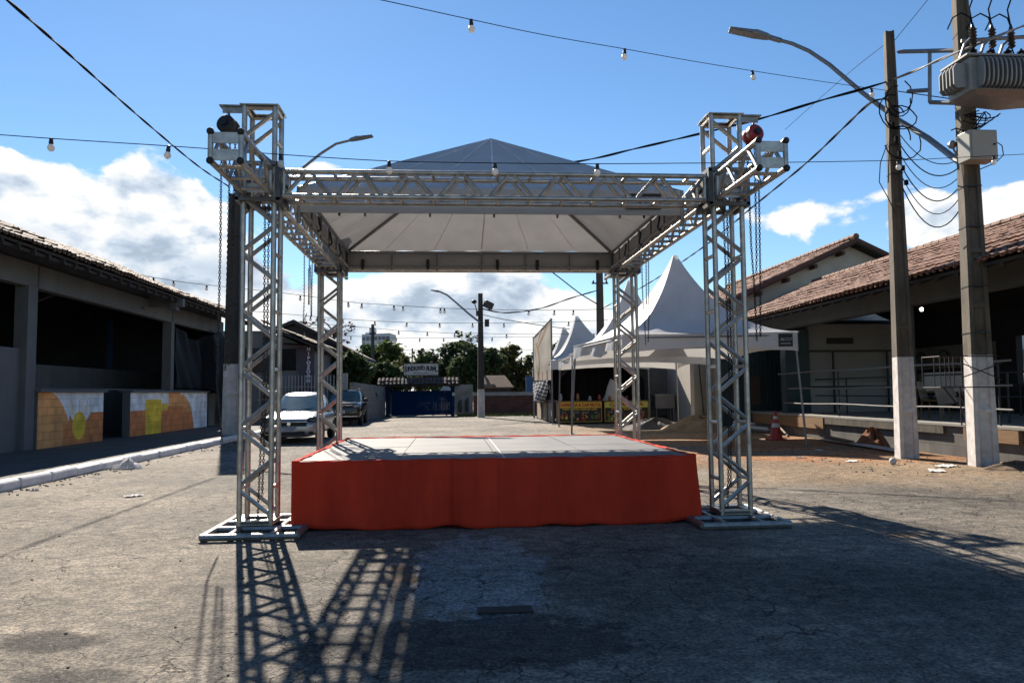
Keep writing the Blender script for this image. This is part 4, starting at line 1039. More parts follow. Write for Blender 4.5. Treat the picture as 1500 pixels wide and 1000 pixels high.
def zf(u, v):
    w = 1-.55*(1-v)**1.5; y = 38.2+(u-.5)*7.0*w
    return V((4.36-.25*(1-v)*math.sin(math.pi*u)+.05*math.sin(u*30+v*4), y, .95+1.0*v))
m.grid(nu, nv, zf)
m.mi = [1 if (v_+.30*abs(u_-.5)) * 6 % 1 < .40 else 0 for j in range(nv-1) for i in range(nu-1) for u_, v_ in [((i+.5)/nu, (j+.5)/nv)]]
m.build('drape', [mat('cloth_white', (.6, .6, .6), .8), mat('cloth_black', (.02, .02, .022), .8)], zc, smooth=True)
# ------------------------------------------------------------------ right hall on its platform
rh = thing('market_hall', 'open hall with clay tiled roof and pipe railing on a concrete platform', 'building', (13, 18, 0))
PX, PZ = 10.4, .68
BLK = brickmat('concrete_block', (.20, .19, .175), .7, .4, .2, 'yz', .15, .9)
CEM = mat('cement_floor', (.42, .40, .36), .8, 0, .15, 2, .15, 30)
m = MB(); m.bb((PX+.03, 4, 0), (16.4, 27, PZ-.07)); part(m, 'platform', BLK, rh)
part(MB().bb((PX-.03, 4, PZ-.068), (16.45, 27, PZ)), 'platform_slab', CEM, rh, bevel=.01)
for q in ((13.42, 14.95, .36), (20.9, 25.9, .30)): part(MB().bb((PX-.045, q[0], q[2]), (PX+.03, q[1], .605)), 'form_board', PLANK, rh)
m = MB(); m.bb((PX-.04, 5, .34), (PX+.03, 12.9, .60)); m.bb((PX-.04, 15.6, .45), (PX+.03, 20.8, .605)); part(m, 'edge_beam', CONC, rh)
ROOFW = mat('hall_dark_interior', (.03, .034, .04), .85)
for y in (6.0, 11.9, 17.3, 23.8): part(MB().bb((PX+.18, y-.12, PZ), (PX+.42, y+.12, 3.34)), 'column', DGREY, rh)
part(MB().bb((PX+.15, 4, 3.33), (PX+.45, 27, 3.86)), 'lintel_beam', mat('beam_paint', (.115, .125, .125), .8, 0, .15, 2), rh)
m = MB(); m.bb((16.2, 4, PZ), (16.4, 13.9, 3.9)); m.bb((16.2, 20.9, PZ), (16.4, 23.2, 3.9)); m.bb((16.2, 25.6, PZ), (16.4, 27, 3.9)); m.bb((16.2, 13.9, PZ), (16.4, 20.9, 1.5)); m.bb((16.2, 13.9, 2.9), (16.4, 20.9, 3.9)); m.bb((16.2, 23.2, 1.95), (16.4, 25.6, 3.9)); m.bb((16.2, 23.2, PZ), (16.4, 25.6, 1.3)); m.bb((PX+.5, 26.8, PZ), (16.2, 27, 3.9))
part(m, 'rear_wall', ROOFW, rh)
m = MB(); m.bb((11.35, 23.75, PZ), (14.7, 23.9, 3.5)); part(m, 'partition_wall', mat('pale_partition', (.36, .36, .35), .8, 0, .08, 1.5), rh)
part(MB().bb((11.98, 23.735, 2.86), (12.88, 23.749, 3.06)), 'vent_slot', BLACK, rh)
part(MB().bb((11.35, 23.735, PZ+.004), (14.7, 23.749, PZ+.95)), 'dado', mat('dado_paint', (.46, .46, .45), .7, 0, .06, 2), rh)
m = MB()
for x in (12.10, 13.9): m.bb((x, 23.60, PZ), (x+.045, 23.65, 2.62))
m.bb((11.3, 23.58, 2.60), (14.7, 23.64, 2.66)); m.bb((11.3, 23.58, 1.46), (14.7, 23.64, 1.52)); part(m, 'stud_frame', DARKM, rh)
m = MB(); m.bb((10.55, 23.62, PZ), (11.34, 24.0, 3.33)); part(m, 'teal_pier', TEAL, rh)
m = MB()
for i in range(34): m.bb((9.3+i*.08, 26.30-(.03 if i % 2 else 0), 0), (9.3+i*.08+.075, 26.4, 3.5))
part(m, 'teal_sheet_wall', TEAL, rh)
part(MB().bb((10.42, 26.15, .9), (10.75, 26.24, 1.9)), 'rust_panel', mat('rust_panel', (.10, .06, .05), .8), rh)
m = MB()
m.prism([(9.62, 4, 3.60), (9.62, 4, 3.66), (13, 4, 5.19), (13, 4, 5.13)], (0, 22.6, 0)); m.prism([(13, 4, 5.19), (13, 4, 5.13), (16.9, 4, 3.4), (16.9, 4, 3.46)], (0, 22.6, 0)); part(m, 'roof_boards', DWOOD, rh)
m = MB(); y = 4.2
while y < 26.4: m.prism([(9.6, y, 3.52), (9.6, y, 3.60), (11, y, 4.23), (11, y, 4.12)], (0, .06, 0)); y += .6
part(m, 'rafter', DWOOD, rh)
tiles((9.5, 4, 3.70), (0, 1, 0), (3.5, 0, 1.575), 22.6, 3.9, TILE, rh, jit=.012)
m = MB(); y = 4.1
while y < 26.5:
    m.tube((13, y, 5.27+rnd(0, .02)), (13, y+.36, 5.29), .10, 8, .085); y += .33
part(m, 'ridge_tiles', TILE, rh)
tiles((P(1136, 486, 25.9).x, 25.85, 2.95), (1, 0, .28), (0, 1, .35), 1.25, .45, TILE, rh, name='awning_tiles')
rl = thing('pipe_railing', 'thin three-bar pipe railing along the right platform edge', 'railing', (PX, 18, PZ), None)
m = MB()
for z, y1 in ((1.92, 23.9), (1.44, 23.2), (1.0, 23.5)):
    pts = [(PX+.02, 13.6+(y1-13.6)*i/16, z+.012*math.sin(i*.9+z*5)-.00) for i in range(17)]; m.path(pts, .022, 6)
m.build('rail', mat('rail_paint', (.3, .3, .29), .8), rl, smooth=True)
for y in (14.0, 16.9, 20.15): MB().tube((PX+.06, y, PZ), (PX+.06, y, 1.92), .022, 6).build('post', DARKM, rl)
rl2 = thing('inner_railing', 'dark two-bar railing inside the right hall before the pale partition', 'railing', (11.5, 20, PZ))
m = MB(); m.tube((11.4, 14, 1.72), (11.4, 23.4, 1.72), .022, 6); m.tube((11.4, 14, 1.22), (11.4, 23.4, 1.22), .02, 6); m.build('rail', DARKM, rl2)
for y in (15, 18.3, 21.5): MB().tube((11.4, y, PZ), (11.4, y, 1.72), .022, 6).build('post', DARKM, rl2)
LAMPM = mat('lit_bulb', (1, .97, .9), .3, emit=14)
for (x, y, Y), lab in (((1350, 453, 18.6), 'lit bulb hanging in the right hall, between the two poles'), ((1459, 420, 14.6), 'lit bulb hanging in the right hall, right of the transformer pole')):
    p = P(x, y, Y); b = thing('hall_lamp', lab, 'lamp', p, 'lit bulbs in the right hall')
    MB().ball(p, .042, 12, 8).build('bulb', LAMPM, b, smooth=True)
    MB().lathe(p+V((0, 0, .04)), [(.03, 0), (.045, .03), (.02, .09)], 10).tube(p+V((0, 0, .1)), (p.x, p.y, 4.4), .006, 4).build('socket', BLACK, b)
def chair(label, loc, rz, mt):
    t = thing('plastic_chair', label, 'chair', (0, 0, 0), 'plastic chairs in the right hall')
    MB().grid(8, 8, lambda u, v: V((-.23+.46*u, -.22+.44*v, .44+.02*math.cos(u*6)))).build('seat', mt, t, solid=.012)
    MB().grid(8, 8, lambda u, v: V(((-.22+.44*u)*(1-.12*v), .22+.10*v+.03*math.sin(math.pi*u), .46+.40*v+.04*math.sin(math.pi*u)*v))).build('backrest', mt, t, solid=.012)
    for sx in (-1, 1):
        for sy in (-1, 1): MB().tube((sx*.20, sy*.19, .45), (sx*.25, sy*.25, 0), .022, 6, .016).build('leg', mt, t)
        MB().path([(sx*.25, -.2, .44), (sx*.26, -.2, .64), (sx*.25, .22, .66)], .018, 6).build('armrest', mt, t)
    t.location = loc; t.rotation_euler.z = rz; return t
YC = mat('mustard_plastic', (.22, .17, .04), .5); WC = mat('white_plastic', (.34, .34, .35), .45)
chair('mustard plastic chair behind the railing just right of the left concrete pole', (11.25, 17.2, PZ), .6, YC)
chair('white plastic chair tipped forward beside the mustard chair', (11.6, 17.0, PZ), 2.2, WC).rotation_euler = (R(-14), R(10), 2.4)
bn2 = thing('hall_banner', 'pale banner with green swirls on the dark rear wall of the right hall', 'banner', (16.1, 24, 2.2))
m = MB(); m.grid(20, 6, lambda u, v: V((16.12+.02*math.sin(u*18), 21.6+4.4*u, 2.05+.75*v))); m.build('cloth', mat('banner_pale', (.28, .30, .28), .8), bn2)
for c in (22.6, 24.0, 25.2):
    m = MB(); m.path([(16.085, c+.32*math.cos(a*.5)*(1-a*.05), 2.42+.25*math.sin(a*.5)*(1-a*.04)) for a in range(13)], .03, 4)
    m.build('swirl', mat('banner_swirl', (.04, .12, .09), .8), bn2)
tb = thing('hall_table', 'dark table at the rear opening of the right hall', 'table', (15, 17.5, PZ))
MB().bb((14.6, 16.4, 1.42), (15.4, 19, 1.48)).build('tabletop', DARKM, tb)
for x, y in ((14.7, 16.5), (15.3, 16.5), (14.7, 18.9), (15.3, 18.9)): MB().tube((x, y, PZ), (x, y, 1.42), .03, 6).build('leg', DARKM, tb)
tent('white peaked tent seen through the rear opening of the right hall', [(19.5, 19), (24.5, 19), (24.5, 25), (19.5, 25)], 2.7, 5.0, .5, (0, 1, 2, 3), None, group='tents behind the right hall')
tent('second white tent behind the right hall, nearer the frame edge', [(19.2, 26), (24, 26), (24, 31), (19.2, 31)], 2.5, 4.6, .5, (0, 1, 2, 3), None, group='tents behind the right hall')
# gabled building behind the right hall
gb = thing('gabled_building', 'tall white gabled building with clay tiled roof behind the right hall', 'building', (14.4, 32, 0))
Yg, gx, gz, sl_ = 27.2, 14.75, 6.92, .47
gl = 9.6; ge = gz-(gx-gl)*sl_
part(MB().prism([(gl+.6, Yg, 0), (gx*2-gl-.6, Yg, 0), (gx*2-gl-.6, Yg, ge+.1), (gx, Yg, gz-.22), (gl+.6, Yg, ge+.1)], (0, 12.2, 0)), 'wall', CREAM, gb)
for s_ in (-1, 1): part(MB().prism([(gx, Yg-.5, gz-.06), (gx+s_*(gx-gl), Yg-.5, ge-.06), (gx+s_*(gx-gl), Yg-.5, ge-.2), (gx, Yg-.5, gz-.2)], (0, 13.2, 0)), 'roof_boards', DWOOD, gb)
tiles((gl, Yg-.5, ge+.0), (0, 1, 0), ((gx-gl), 0, gz-ge), 13.2, math.hypot(gx-gl, gz-ge), TILE, gb, jit=.012)
tiles((2*gx-gl, Yg-.5, ge+.0), (0, 1, 0), (-(gx-gl), 0, gz-ge), 13.2, math.hypot(gx-gl, gz-ge), TILE, gb, jit=.012)
m = MB(); y = Yg-.5
while y < Yg+12.6: m.tube((gx, y, gz+.06), (gx, y+.38, gz+.08), .12, 8, .10); y += .36
part(m, 'ridge_tiles', TILE, gb)
m = MB()
for s_ in (-1, 1): m.prism([(gx, Yg-.53, gz+.02), (gx+s_*(gx-gl), Yg-.53, ge+.02), (gx+s_*(gx-gl), Yg-.53, ge-.14), (gx, Yg-.53, gz-.14)], (0, .028, 0))
for k in range(5): m.bb((gl+.4+k*1.05, Yg-.5, ge+(.4+k*1.05)*sl_-.36), (gl+.5+k*1.05, Yg, ge+(.4+k*1.05)*sl_-.22))
part(m, 'verge_board', mat('verge_timber', (.12, .05, .035), .8), gb)
# white wall, shutter, sand, gravel
ww = thing('white_wall', 'tall whitewashed wall panel standing behind the sand heap', 'wall', (10.7, 29.5, 0))
m = MB(); m.prism([(9.35, 29.2, 0), (12.3, 31.2, 0), (12.2, 31.35, 0), (9.25, 29.35, 0)], (0, 0, 3.1)); m.build('panel', mat('whitewashed_panel', (.60, .59, .54), .85, 0, .12, 1.2, .1, 20), ww)
m = MB(); m.tube((9.85, 29.48, 0), (9.55, 29.28, 3.0), .018, 5); m.build('streak_rod', DARKM, ww)
gs = thing('shutter_shed', 'low grey shed with ribbed shutter behind the drinks tent', 'shed', (10.4, 37, 0))
m = MB(); m.bb((9.1, 36, 0), (11.8, 39, 3.4)); m.build('wall', DGREY, gs)
m = MB()
for i in range(26): m.bb((9.25, 35.95-(.015 if i % 2 else 0), .25+i*.1), (10.75, 36, .25+i*.1+.095))
m.build('shutter', mat('shutter_grey', (.16, .165, .17), .6), gs)
gc = thing('grey_cabinet', 'grey metal cabinet on legs beside the drinks counters', 'cabinet', (9.35, 34.4, 0))
MB().bb((9.15, 34.2, .62), (10.05, 34.8, 1.22)).build('cabinet_body', mat('cabinet_grey', (.2, .2, .2), .5), gc, bevel=.02)
for x, y in ((9.2, 34.25), (10, 34.25), (9.2, 34.75), (10, 34.75)): MB().tube((x, y, 0), (x, y, .62), .03, 6).build('leg', STEEL, gc)
MB().bb((9.1, 34.15, 1.222), (10.1, 34.85, 1.26)).build('cabinet_top', STEEL, gc)
def heap(name, label, cat, c, rx, ry, h, mt, seed, n=56):
    random.seed(seed); off = [rnd(0, 6) for _ in range(6)]
    def f(u, v):
        a = 2*math.pi*u; r = v
        z = h*max(0, (1-r**1.9))*(1+.22*math.sin(3*a+off[0])+.15*math.sin(7*a+off[1]+r*6)) + h*.09*math.sin(17*a+off[2]+r*17)*(1-r) + h*.05*math.sin(31*a+r*40)*(1-r)
        k = 1+.16*math.sin(2*a+off[3])+.1*math.sin(5*a+off[4])
        return V((c[0]+rx*r*k*math.cos(a), c[1]+ry*r*k*math.sin(a), max(z, 0)+(.004 if r >= 1 else .01)))
    o = MB().grid(n, 22, f, closed_u=True).build(name, mt, None, smooth=True); return tag(o, label, cat)
SAND = mat('sand', (.40, .29, .175), .95, 0, .25, 5, .5, 25); GRAV = mat('gravel', (.13, .13, .135), .9, 0, .5, 40, .8, 60)
heap('sand_heap', 'heap of tan building sand before the whitewashed wall', 'sand', (8.9, 27.0), 1.6, 1.0, .40, SAND, 3)
heap('gravel_heap', 'low heap of grey gravel left of the sand heap', 'gravel', (7.5, 28.4), 1.1, .9, .32, GRAV, 4)
heap('dirt_mound', 'small brown dirt mound at the foot of the transformer pole', 'dirt', (9.75, 12.75), .62, .30, .10, mat('brown_dirt', (.24, .16, .10), .95, 0, .3, 8, .5, 30), 5)
heap('clay_mound', 'orange clay mound heaped against the platform block wall', 'dirt', (10.36, 18.3), .34, .6, .34, mat('orange_clay', (.27, .10, .04), .95, 0, .3, 5, .5, 25), 6)
for i, (a, b, w, lab) in enumerate((((9.3, 26.6), (10.5, 25.9), .12, 'white board lying on the right end of the sand heap'), ((9.9, 26.0), (10.6, 24.6), .16, 'white board lying between the sand heap and the teal wall'))):
    t = MB(); t.tube((*a, .34-.2*i), (*b, .22-.14*i), w*.5, 4); tag(t.build('board', WPAINT), lab, 'board', 'white boards by the sand heap')
m = MB(); m.box((9.95, 18.2, .06), (.26, 4.4, .03), R(-6), None); tag(m.build('scaffold_plank', mat('grey_plank', (.62, .60, .56), .8, 0, .2, 4, .2, 30, stretch=(4, .4, 4))), 'long grey plank lying along the foot of the platform', 'plank')
m = MB(); m.box((10.05, 19.6, .12), (.22, 2.4, .03), R(-12)); tag(m.build('scaffold_plank', WOOD), 'short brown plank lying across the end of the grey plank', 'plank')
m = MB(); m.tube((10.0, 22.4, .03), (10.4, 24.6, .55), .035, 4); tag(m.build('prop_stick', WOOD), 'wooden stick leaning on the form board behind the traffic cone', 'stick')
m = MB()
for k, (x, y) in enumerate(((10.3, 11.9), (10.55, 11.5), (10.28, 11.1))): m.box((x, y, .10), (.2, .4, .2), rnd(-.2, .2))
for k, (x, y, z, r) in enumerate(((10.15, 12.35, .1, .1), (10.17, 11.90, .1, -.15), (10.16, 11.42, .1, .05), (10.17, 12.1, .305, .3))):
    t = MB(); t.box((x, y, z), (.2, .40, .195), r); tag(t.build('concrete_block', BLK, bevel=.01), ('grey concrete block nearest the transformer pole', 'middle grey concrete block on the ground at the right frame edge', 'grey concrete block nearest the right frame edge', 'grey concrete block set on top of the other blocks')[k], 'block', 'loose concrete blocks by the platform')
# traffic cone
cn2 = thing('traffic_cone', 'red traffic cone with two white bands before the right platform', 'traffic cone', (9.12, 21.2, 0))
CR = mat('cone_red', (.50, .035, .02), .5, 0, .12, 4); cz = lambda z: .19-.155*z/.78
MB().box((9.12, 21.2, .02), (.46, .46, .04)).build('base', CR, cn2, bevel=.012)
zz = [.04, .36, .47, .59, .67, .80]
for k in range(5):
    z0, z1 = zz[k], zz[k+1]
    MB().lathe((9.12, 21.2, 0), [(cz(z0), z0), (cz(z1), z1)], 20).build('white_band' if k % 2 else 'cone_body', WPAINT if k % 2 else CR, cn2, smooth=True)
# ------------------------------------------------------------------ far left: hall with vertical sign, fence, block wall, gate
random.seed(11)
fb = thing('tiled_house', 'grey building with purple sign pillar and sloping tiled roof beyond the left hall', 'building', (-10, 40, 0))
GW = mat('house_grey', (.26, .26, .26), .8, 0, .12, 1.5)
part(MB().prism([(-16, 38.5, 0), (-6.75, 38.5, 0), (-6.75, 38.5, 3.55), (-8.9, 38.5, 4.55), (-16, 38.5, 4.55)], (0, 6, 0)), 'wall', GW, fb)
part(MB().bb((-8.35, 38.44, 2.6), (-7.65, 38.49, 3.65)), 'window', mat('dark_window', (.012, .014, .02), .2), fb)
part(MB().bb((-10.5, 38.44, 2.5), (-8.5, 38.49, 3.7)), 'window', MATS['dark_window'], fb)
part(MB().bb((-9.2, 38.3, 0), (-8.85, 38.49, 4.2)), 'teal_post', TEAL, fb)
sp = part(MB().bb((-7.45, 38.2, .1), (-6.75, 38.49, 3.75)), 'sign_pillar', mat('purple_grey_paint', (.125, .095, .12), .8), fb)
for i, c in enumerate('HIPOZOOM'): text(c, .235, (-7.0, 38.185, 3.62-.222*i), (1, 0, 0), (0, 0, 1), mat('sign_letters', (1.3, 1.2, 1.3), .6), 'letter', sp, .008, bold=.008)
part(MB().prism([(-9.4, 37.5, 4.93), (-6.3, 37.5, 3.66), (-6.3, 37.5, 3.56), (-9.4, 37.5, 4.83)], (0, 7, 0)), 'roof_boards', DWOOD, fb)
tiles((-6.2, 44.5, 3.72), (0, -1, 0), (-3.3, 0, 1.36), 7.1, 3.5, TILED, fb, jit=.02)
part(MB().prism([(-8.2, 38.3, 3.95), (-7.0, 38.3, 3.85), (-7.0, 38.3, 3.80), (-8.2, 38.3, 3.9)], (0, -.6, -.12)), 'awning', mat('rust_awning', (.16, .05, .03), .7), fb)
gh_ = thing('timber_gable_house', 'dark timber gable house rising behind the grey building with the sign pillar', 'building', (-9, 48, 0))
part(MB().prism([(-15, 46, 0), (-6.0, 46, 0), (-6.0, 46, 3.9), (-9.2, 46, 5.55), (-15, 46, 3.2)], (0, 7, 0)), 'wall', mat('timber_siding', (.10, .085, .085), .85, 0, .35, 6, .3, 14, stretch=(6, 1, .3)), gh_)
for s_, x1, z1 in ((1, -5.2, 3.45), (-1, -15.6, 2.9)): part(MB().prism([(-9.2, 45.4, 5.78), (x1, 45.4, z1+.2), (x1, 45.4, z1), (-9.2, 45.4, 5.55)], (0, 8, 0)), 'roof', mat('dark_roof', (.05, .045, .045), .85, 0, .3, 6), gh_)
fe = thing('picket_fence', 'pale metal picket fence on a low wall behind the parked cars', 'fence', (-7, 37, 0))
part(MB().bb((-9.2, 37.1, 0), (-5.0, 37.3, .95)), 'low_wall', GW, fe)
m = MB(); PK2 = mat('fence_paint', (.50, .47, .44), .7)
i = 0; x = -9.1
while x < -5.1: m.bb((x, 37.17, .95), (x+.05, 37.21, 2.32+.0*i)); x += .15
m.build('pickets', PK2, fe)
part(MB().bb((-9.2, 37.212, 1.15), (-5.1, 37.24, 1.2)).bb((-9.2, 37.212, 1.75), (-5.1, 37.24, 1.8)), 'rail', PK2, fe)
part(MB().bb((-5.25, 37.05, 0), (-4.98, 37.32, 2.4)), 'end_post', PK2, fe)
bw = thing('block_wall', 'grey concrete block wall running from the black SUV to the blue gate', 'wall', (-4.2, 42, 0))
m = MB(); m.prism([(-4.75, 37.6, 0), (-4.75, 37.6, 1.98), (-4.15, 48.4, 1.85), (-4.15, 48.4, 0)], (-.18, 0, 0)); m.build('blockwork', brickmat('block_masonry', (.26, .25, .235), .68, .4, .2, 'yz', .15, .9), bw)
ga = thing('sliding_gate', 'wide dark blue sheet metal gate under a small tiled roof', 'gate', (-2, 48.5, 0))
m = MB()
for i in range(38): m.bb((-3.78+i*.097, 48.5-(.0025 if i % 2 else 0), .10), (-3.78+i*.097+.095, 48.54, 1.50))
m.build('sheet', NAVY, ga)
part(MB().bb((-3.8, 48.46, 1.50), (-.1, 48.56, 1.58)).bb((-3.8, 48.46, .06), (-.1, 48.56, .12)), 'frame_rail', NAVY, ga)
m = MB()
for x in (-3.5, -2.3, -1.2, -.35): m.lathe((x, 48.52, .05), [(.05, -.02), (.05, .02)], 10, Matrix.Rotation(R(90), 3, 'X'))
m.build('wheel', BLACK, ga)
gt = thing('gate_portal', 'small tiled roof on dark blue posts over the sliding gate', 'gateway', (-2, 48.5, 0))
for x in (-4.0, .02): part(MB().bb((x-.12, 48.25, 0), (x+.12, 48.45, 1.95)), 'post', NAVY, gt)
part(MB().bb((-4.4, 48.3, 1.84), (.4, 48.7, 1.98)), 'beam', DWOOD, gt)
part(MB().prism([(-4.5, 47.9, 1.92), (-4.5, 48.6, 2.42), (-4.5, 49.4, 1.92), (-4.5, 49.4, 1.86), (-4.5, 48.6, 2.34), (-4.5, 47.9, 1.86)], (5.0, 0, 0)), 'roof_boards', DWOOD, gt)
tiles((-4.6, 47.85, 1.95), (1, 0, 0), (0, .75, .50), 5.2, .92, TILEDK, gt, tw=.24, jit=.02)
part(MB().bb((.0, 48.22, 1.25), (.16, 48.24, 1.45)), 'notice', PAPER, gt)
sb = thing('sign_board', 'weathered white sign board with dark arched lettering above the gate roof', 'sign', (-2, 49, 2.6))
m = MB(); m.bb((-3.08, 49.2, 2.55), (-.86, 49.26, 3.32)); m.build('board', mat('weathered_white', (.85, .80, .72), .8, 0, .3, 3), sb)
m = MB()
for a, b in (((-3.1, 2.53), (-.84, 2.58)), ((-3.1, 3.29), (-.84, 3.34)), ((-3.1, 2.53), (-3.05, 3.34)), ((-.89, 2.53), (-.84, 3.34))): m.bb((a[0], 49.17, a[1]), (b[0], 49.198, b[1]))
for x in (-2.8, -1.1): m.bb((x, 49.27, 1.9), (x+.07, 49.33, 3.3))
m.build('frame', mat('sign_frame', (.12, .10, .08), .8), sb)
INK = mat('faded_ink', (.05, .05, .055), .8)
s = 'SINDICATO RURAL'
for i, c in enumerate(s):
    f = i/(len(s)-1)*2-1
    if c != ' ': text(c, .33+.12*abs(f)**1.5, (-1.97+f*.96, 49.19, 2.93+.08*(1-f*f)), (1, 0, 0), (0, 0, 1), INK, 'letter', sb, .004, sx=.80, bold=.016)
part(MB().bb((-2.5, 49.185, 2.68), (-1.5, 49.198, 2.71)), 'underline', INK, sb)
fw_ = thing('boundary_wall', 'low reddish brick wall with pale coping beyond the grass verge', 'wall', (5, 50, 0))
part(MB().bb((1.35, 49.9, 0), (27, 50.1, 1.22)), 'brickwork', brickmat('red_brick', (.15, .062, .045), .6, .25, .09, 'xz', .2), fw_)
part(MB().bb((1.3, 49.84, 1.225), (27, 50.16, 1.45)), 'coping', mat('coping_pale', (.42, .41, .40), .8), fw_)
part(MB().bb((.15, 49.6, 0), (1.32, 49.75, 1.95)), 'grey_panel', mat('panel_grey', (.32, .32, .31), .8, 0, .3, 2), fw_)
m = MB(); m.path([(.5, 49.56, .2), (.48, 49.56, .7), (.55, 49.56, 1.0)], [.14, .16, .05], 6); m.path([(.95, 49.56, .2), (.93, 49.56, .75), (1.0, 49.56, 1.1)], [.12, .15, .05], 6); part(m, 'dark_stain', mat('panel_stain', (.06, .075, .07), .9), fw_)
th_ = thing('thatch_roof_house', 'low house with tan roof and blue side wall beyond the reddish wall', 'building', (4, 54, 0))
part(MB().bb((2.2, 53, 0), (4.0, 55, 1.72)), 'wall', mat('house_dark', (.06, .055, .055), .8), th_)
part(MB().prism([(2.0, 52.45, 1.76), (3.0, 52.45, 1.76), (2.9, 52.6, 1.9), (2.1, 52.6, 1.9)], (0, .06, .1)).prism([(1.9, 52.5, 1.72), (4.2, 52.5, 1.72), (3.7, 54, 2.55), (2.3, 54, 2.55)], (0, .05, .08)), 'roof', mat('tan_roof', (.26, .165, .10), .9, 0, .3, 4), th_)
part(MB().bb((5.0, 52.0, .9), (7.5, 52.2, 2.5)), 'blue_wall', BLUEP, th_)
for k, (x, w) in enumerate(((-3.3, 3.4), (-.5, 1.3))):
    t = thing('far_canopy', ('pale blue tent roof seen over the gate at its left end', 'small white tent roof seen over the gate at its right end')[k], 'tent', (x, 62, 0), 'tents beyond the gate')
    MB().grid(24, 6, lambda u, v, x=x, w=w: V((x+(w*.5)*(1-v)*max(-1, min(1, 1.5*math.cos(6.283*u))), 62+(w*.5)*(1-v)*max(-1, min(1, 1.5*math.sin(6.283*u))), 1.5+.9*v**1.4)), closed_u=True).build('canopy', TENTF, t)
    m = MB()
    for a in (-1, 1):
        for b in (-1, 1): m.tube((x+a*w*.48, 62+b*w*.48, 0), (x+a*w*.48, 62+b*w*.48, 1.55), .03, 5)
    m.build('leg', STEEL, t)
# far apartment block
ab = thing('apartment_block', 'white apartment block far behind the trees on the left', 'building', (-36, 262, 0))
AW = mat('block_white', (.75, .78, .84), .8, 0, .06, .3); 
def PX3(x, Y): return P(x, 500, Y).x
xa, xb, xc, xd = PX3(529, 260), PX3(552, 258), PX3(571, 256), PX3(579, 262)
zt = P(550, 489, 260).z
part(MB().prism([(xa, 262, 0), (xc, 256, 0), (xd, 266, 0), (xa+5, 274, 0)], (0, 0, zt)), 'wall', AW, ab)
part(MB().bb((PX3(541, 262), 262, zt+.05), (PX3(549, 262), 268, zt+2.3)), 'stair_tower', AW, ab)
part(MB().bb((PX3(535, 263), 263, zt+.05), (PX3(545, 263), 270, zt+.7)), 'roof_parapet', AW, ab)
m = MB()
for k in range(6):
    for i in range(7):
        f = (i+.5)/7; x = xa+(xc-xa)*f; y = 262-6*f; z = zt-1.6-k*2.8
        m.box((x, y-.06, z), (1.0, .3, 1.1), math.atan2(-6, xc-xa))
part(m, 'window', mat('far_window', (.16, .18, .22), .4), ab)
# ------------------------------------------------------------------ trees
def leaves(mb, blobs, n, size, squash=1.0):
    tot = sum(b[3]**2 for b in blobs)
    for (x, y, z, r) in blobs:
        k = int(n*r*r/tot); sub = [(rnd(0, 6.28), rnd(-1, 1), rnd(.55, 1.0)) for _ in range(max(5, int(9+r*5)))]
        for _ in range(k):
            a, cz_, rr = random.choice(sub); a += random.gauss(0, .30); cz_ = max(-1, min(1, cz_+random.gauss(0, .2))); rr = r*rr*(1+random.gauss(0, .12))
            s = math.sqrt(1-cz_*cz_); c = V((x+rr*s*math.cos(a), y+rr*s*math.sin(a), z+rr*cz_*squash))
            d = V((rnd(-1, 1), rnd(-1, 1), rnd(-.8, .4))).normalized(); u = d.cross(V((rnd(-1, 1), rnd(-1, 1), 1))).normalized(); l = size*rnd(.6, 1.4); w = l*.45
            mb.add([c, c+d*l*.5+u*w, c+d*l, c+d*l*.5-u*w], [(0, 1, 2, 3)])
def tree(name, label, x, y, h, blobs, n, mt, size=.3, tw=.2, group='trees beyond the gate and walls', squash=.85):
    t = thing(name, label, 'tree', (x, y, 0), group)
    m = MB(); top = max(b[2] for b in blobs)
    m.path([(x, y, 0), (x+.1, y, h*.3), (x-.05, y+.05, h*.55), (x+.1, y, h*.8)], [tw, tw*.8, tw*.6, tw*.3], 8)
    for b in blobs: m.path([(x, y, h*.35), (x*.5+b[0]*.5, y*.5+b[1]*.5, (h*.4+b[2])*.5), (b[0], b[1], b[2])], [tw*.5, tw*.35, tw*.12], 6)
    m.build('trunk', BARK, t, smooth=True)
    m = MB(); leaves(m, blobs, n, size, squash); m.build('crown', mt, t)
    return t
def blobset(x0, x1, y0, y1, z0, z1, r0, r1, n): return [(rnd(x0, x1), rnd(y0, y1), rnd(z0, z1), rnd(r0, r1)) for _ in range(n)]
tree('broadleaf_tree', 'dense dark tree rising behind the block wall right of the gable house', -5.6, 44.2, 3.6, blobset(-6.2, -4.9, 43.2, 45, 1.3, 3.1, .6, .95, 14), 9000, LEAFD, .24)
tree('broadleaf_tree', 'lower dark tree behind the block wall, left of the gate roof', -4.4, 54, 3.6, blobset(-5.4, -3.2, 53, 55, 1.5, 3.0, .7, 1.1, 8), 5000, LEAFD, .28)
tree('broadleaf_tree', 'rounded green tree below the far white apartment block', -7.0, 78, 6.4, blobset(-9.5, -5, 76, 80, 3, 6.0, 1.2, 1.8, 10), 6000, LEAF, .45)
tree('broadleaf_tree', 'olive tree behind the gate roof, left of the sign board', -4.6, 66, 4.2, blobset(-6.4, -2.6, 65, 67, 2, 4.0, .8, 1.2, 9), 4500, LEAFO, .3)
tree('broadleaf_tree', 'tall tree with ragged crown behind the right half of the sign board', .3, 64, 6.2, blobset(-2.6, 1.6, 62, 66, 2.6, 5.3, .8, 1.15, 13), 6500, LEAFD, .30)
tree('broadleaf_tree', 'dark full tree standing behind the solitary street pole', 2.4, 58, 5.6, blobset(.7, 3.6, 57, 59, 1.8, 4.6, .8, 1.15, 12), 7500, LEAFD, .30)
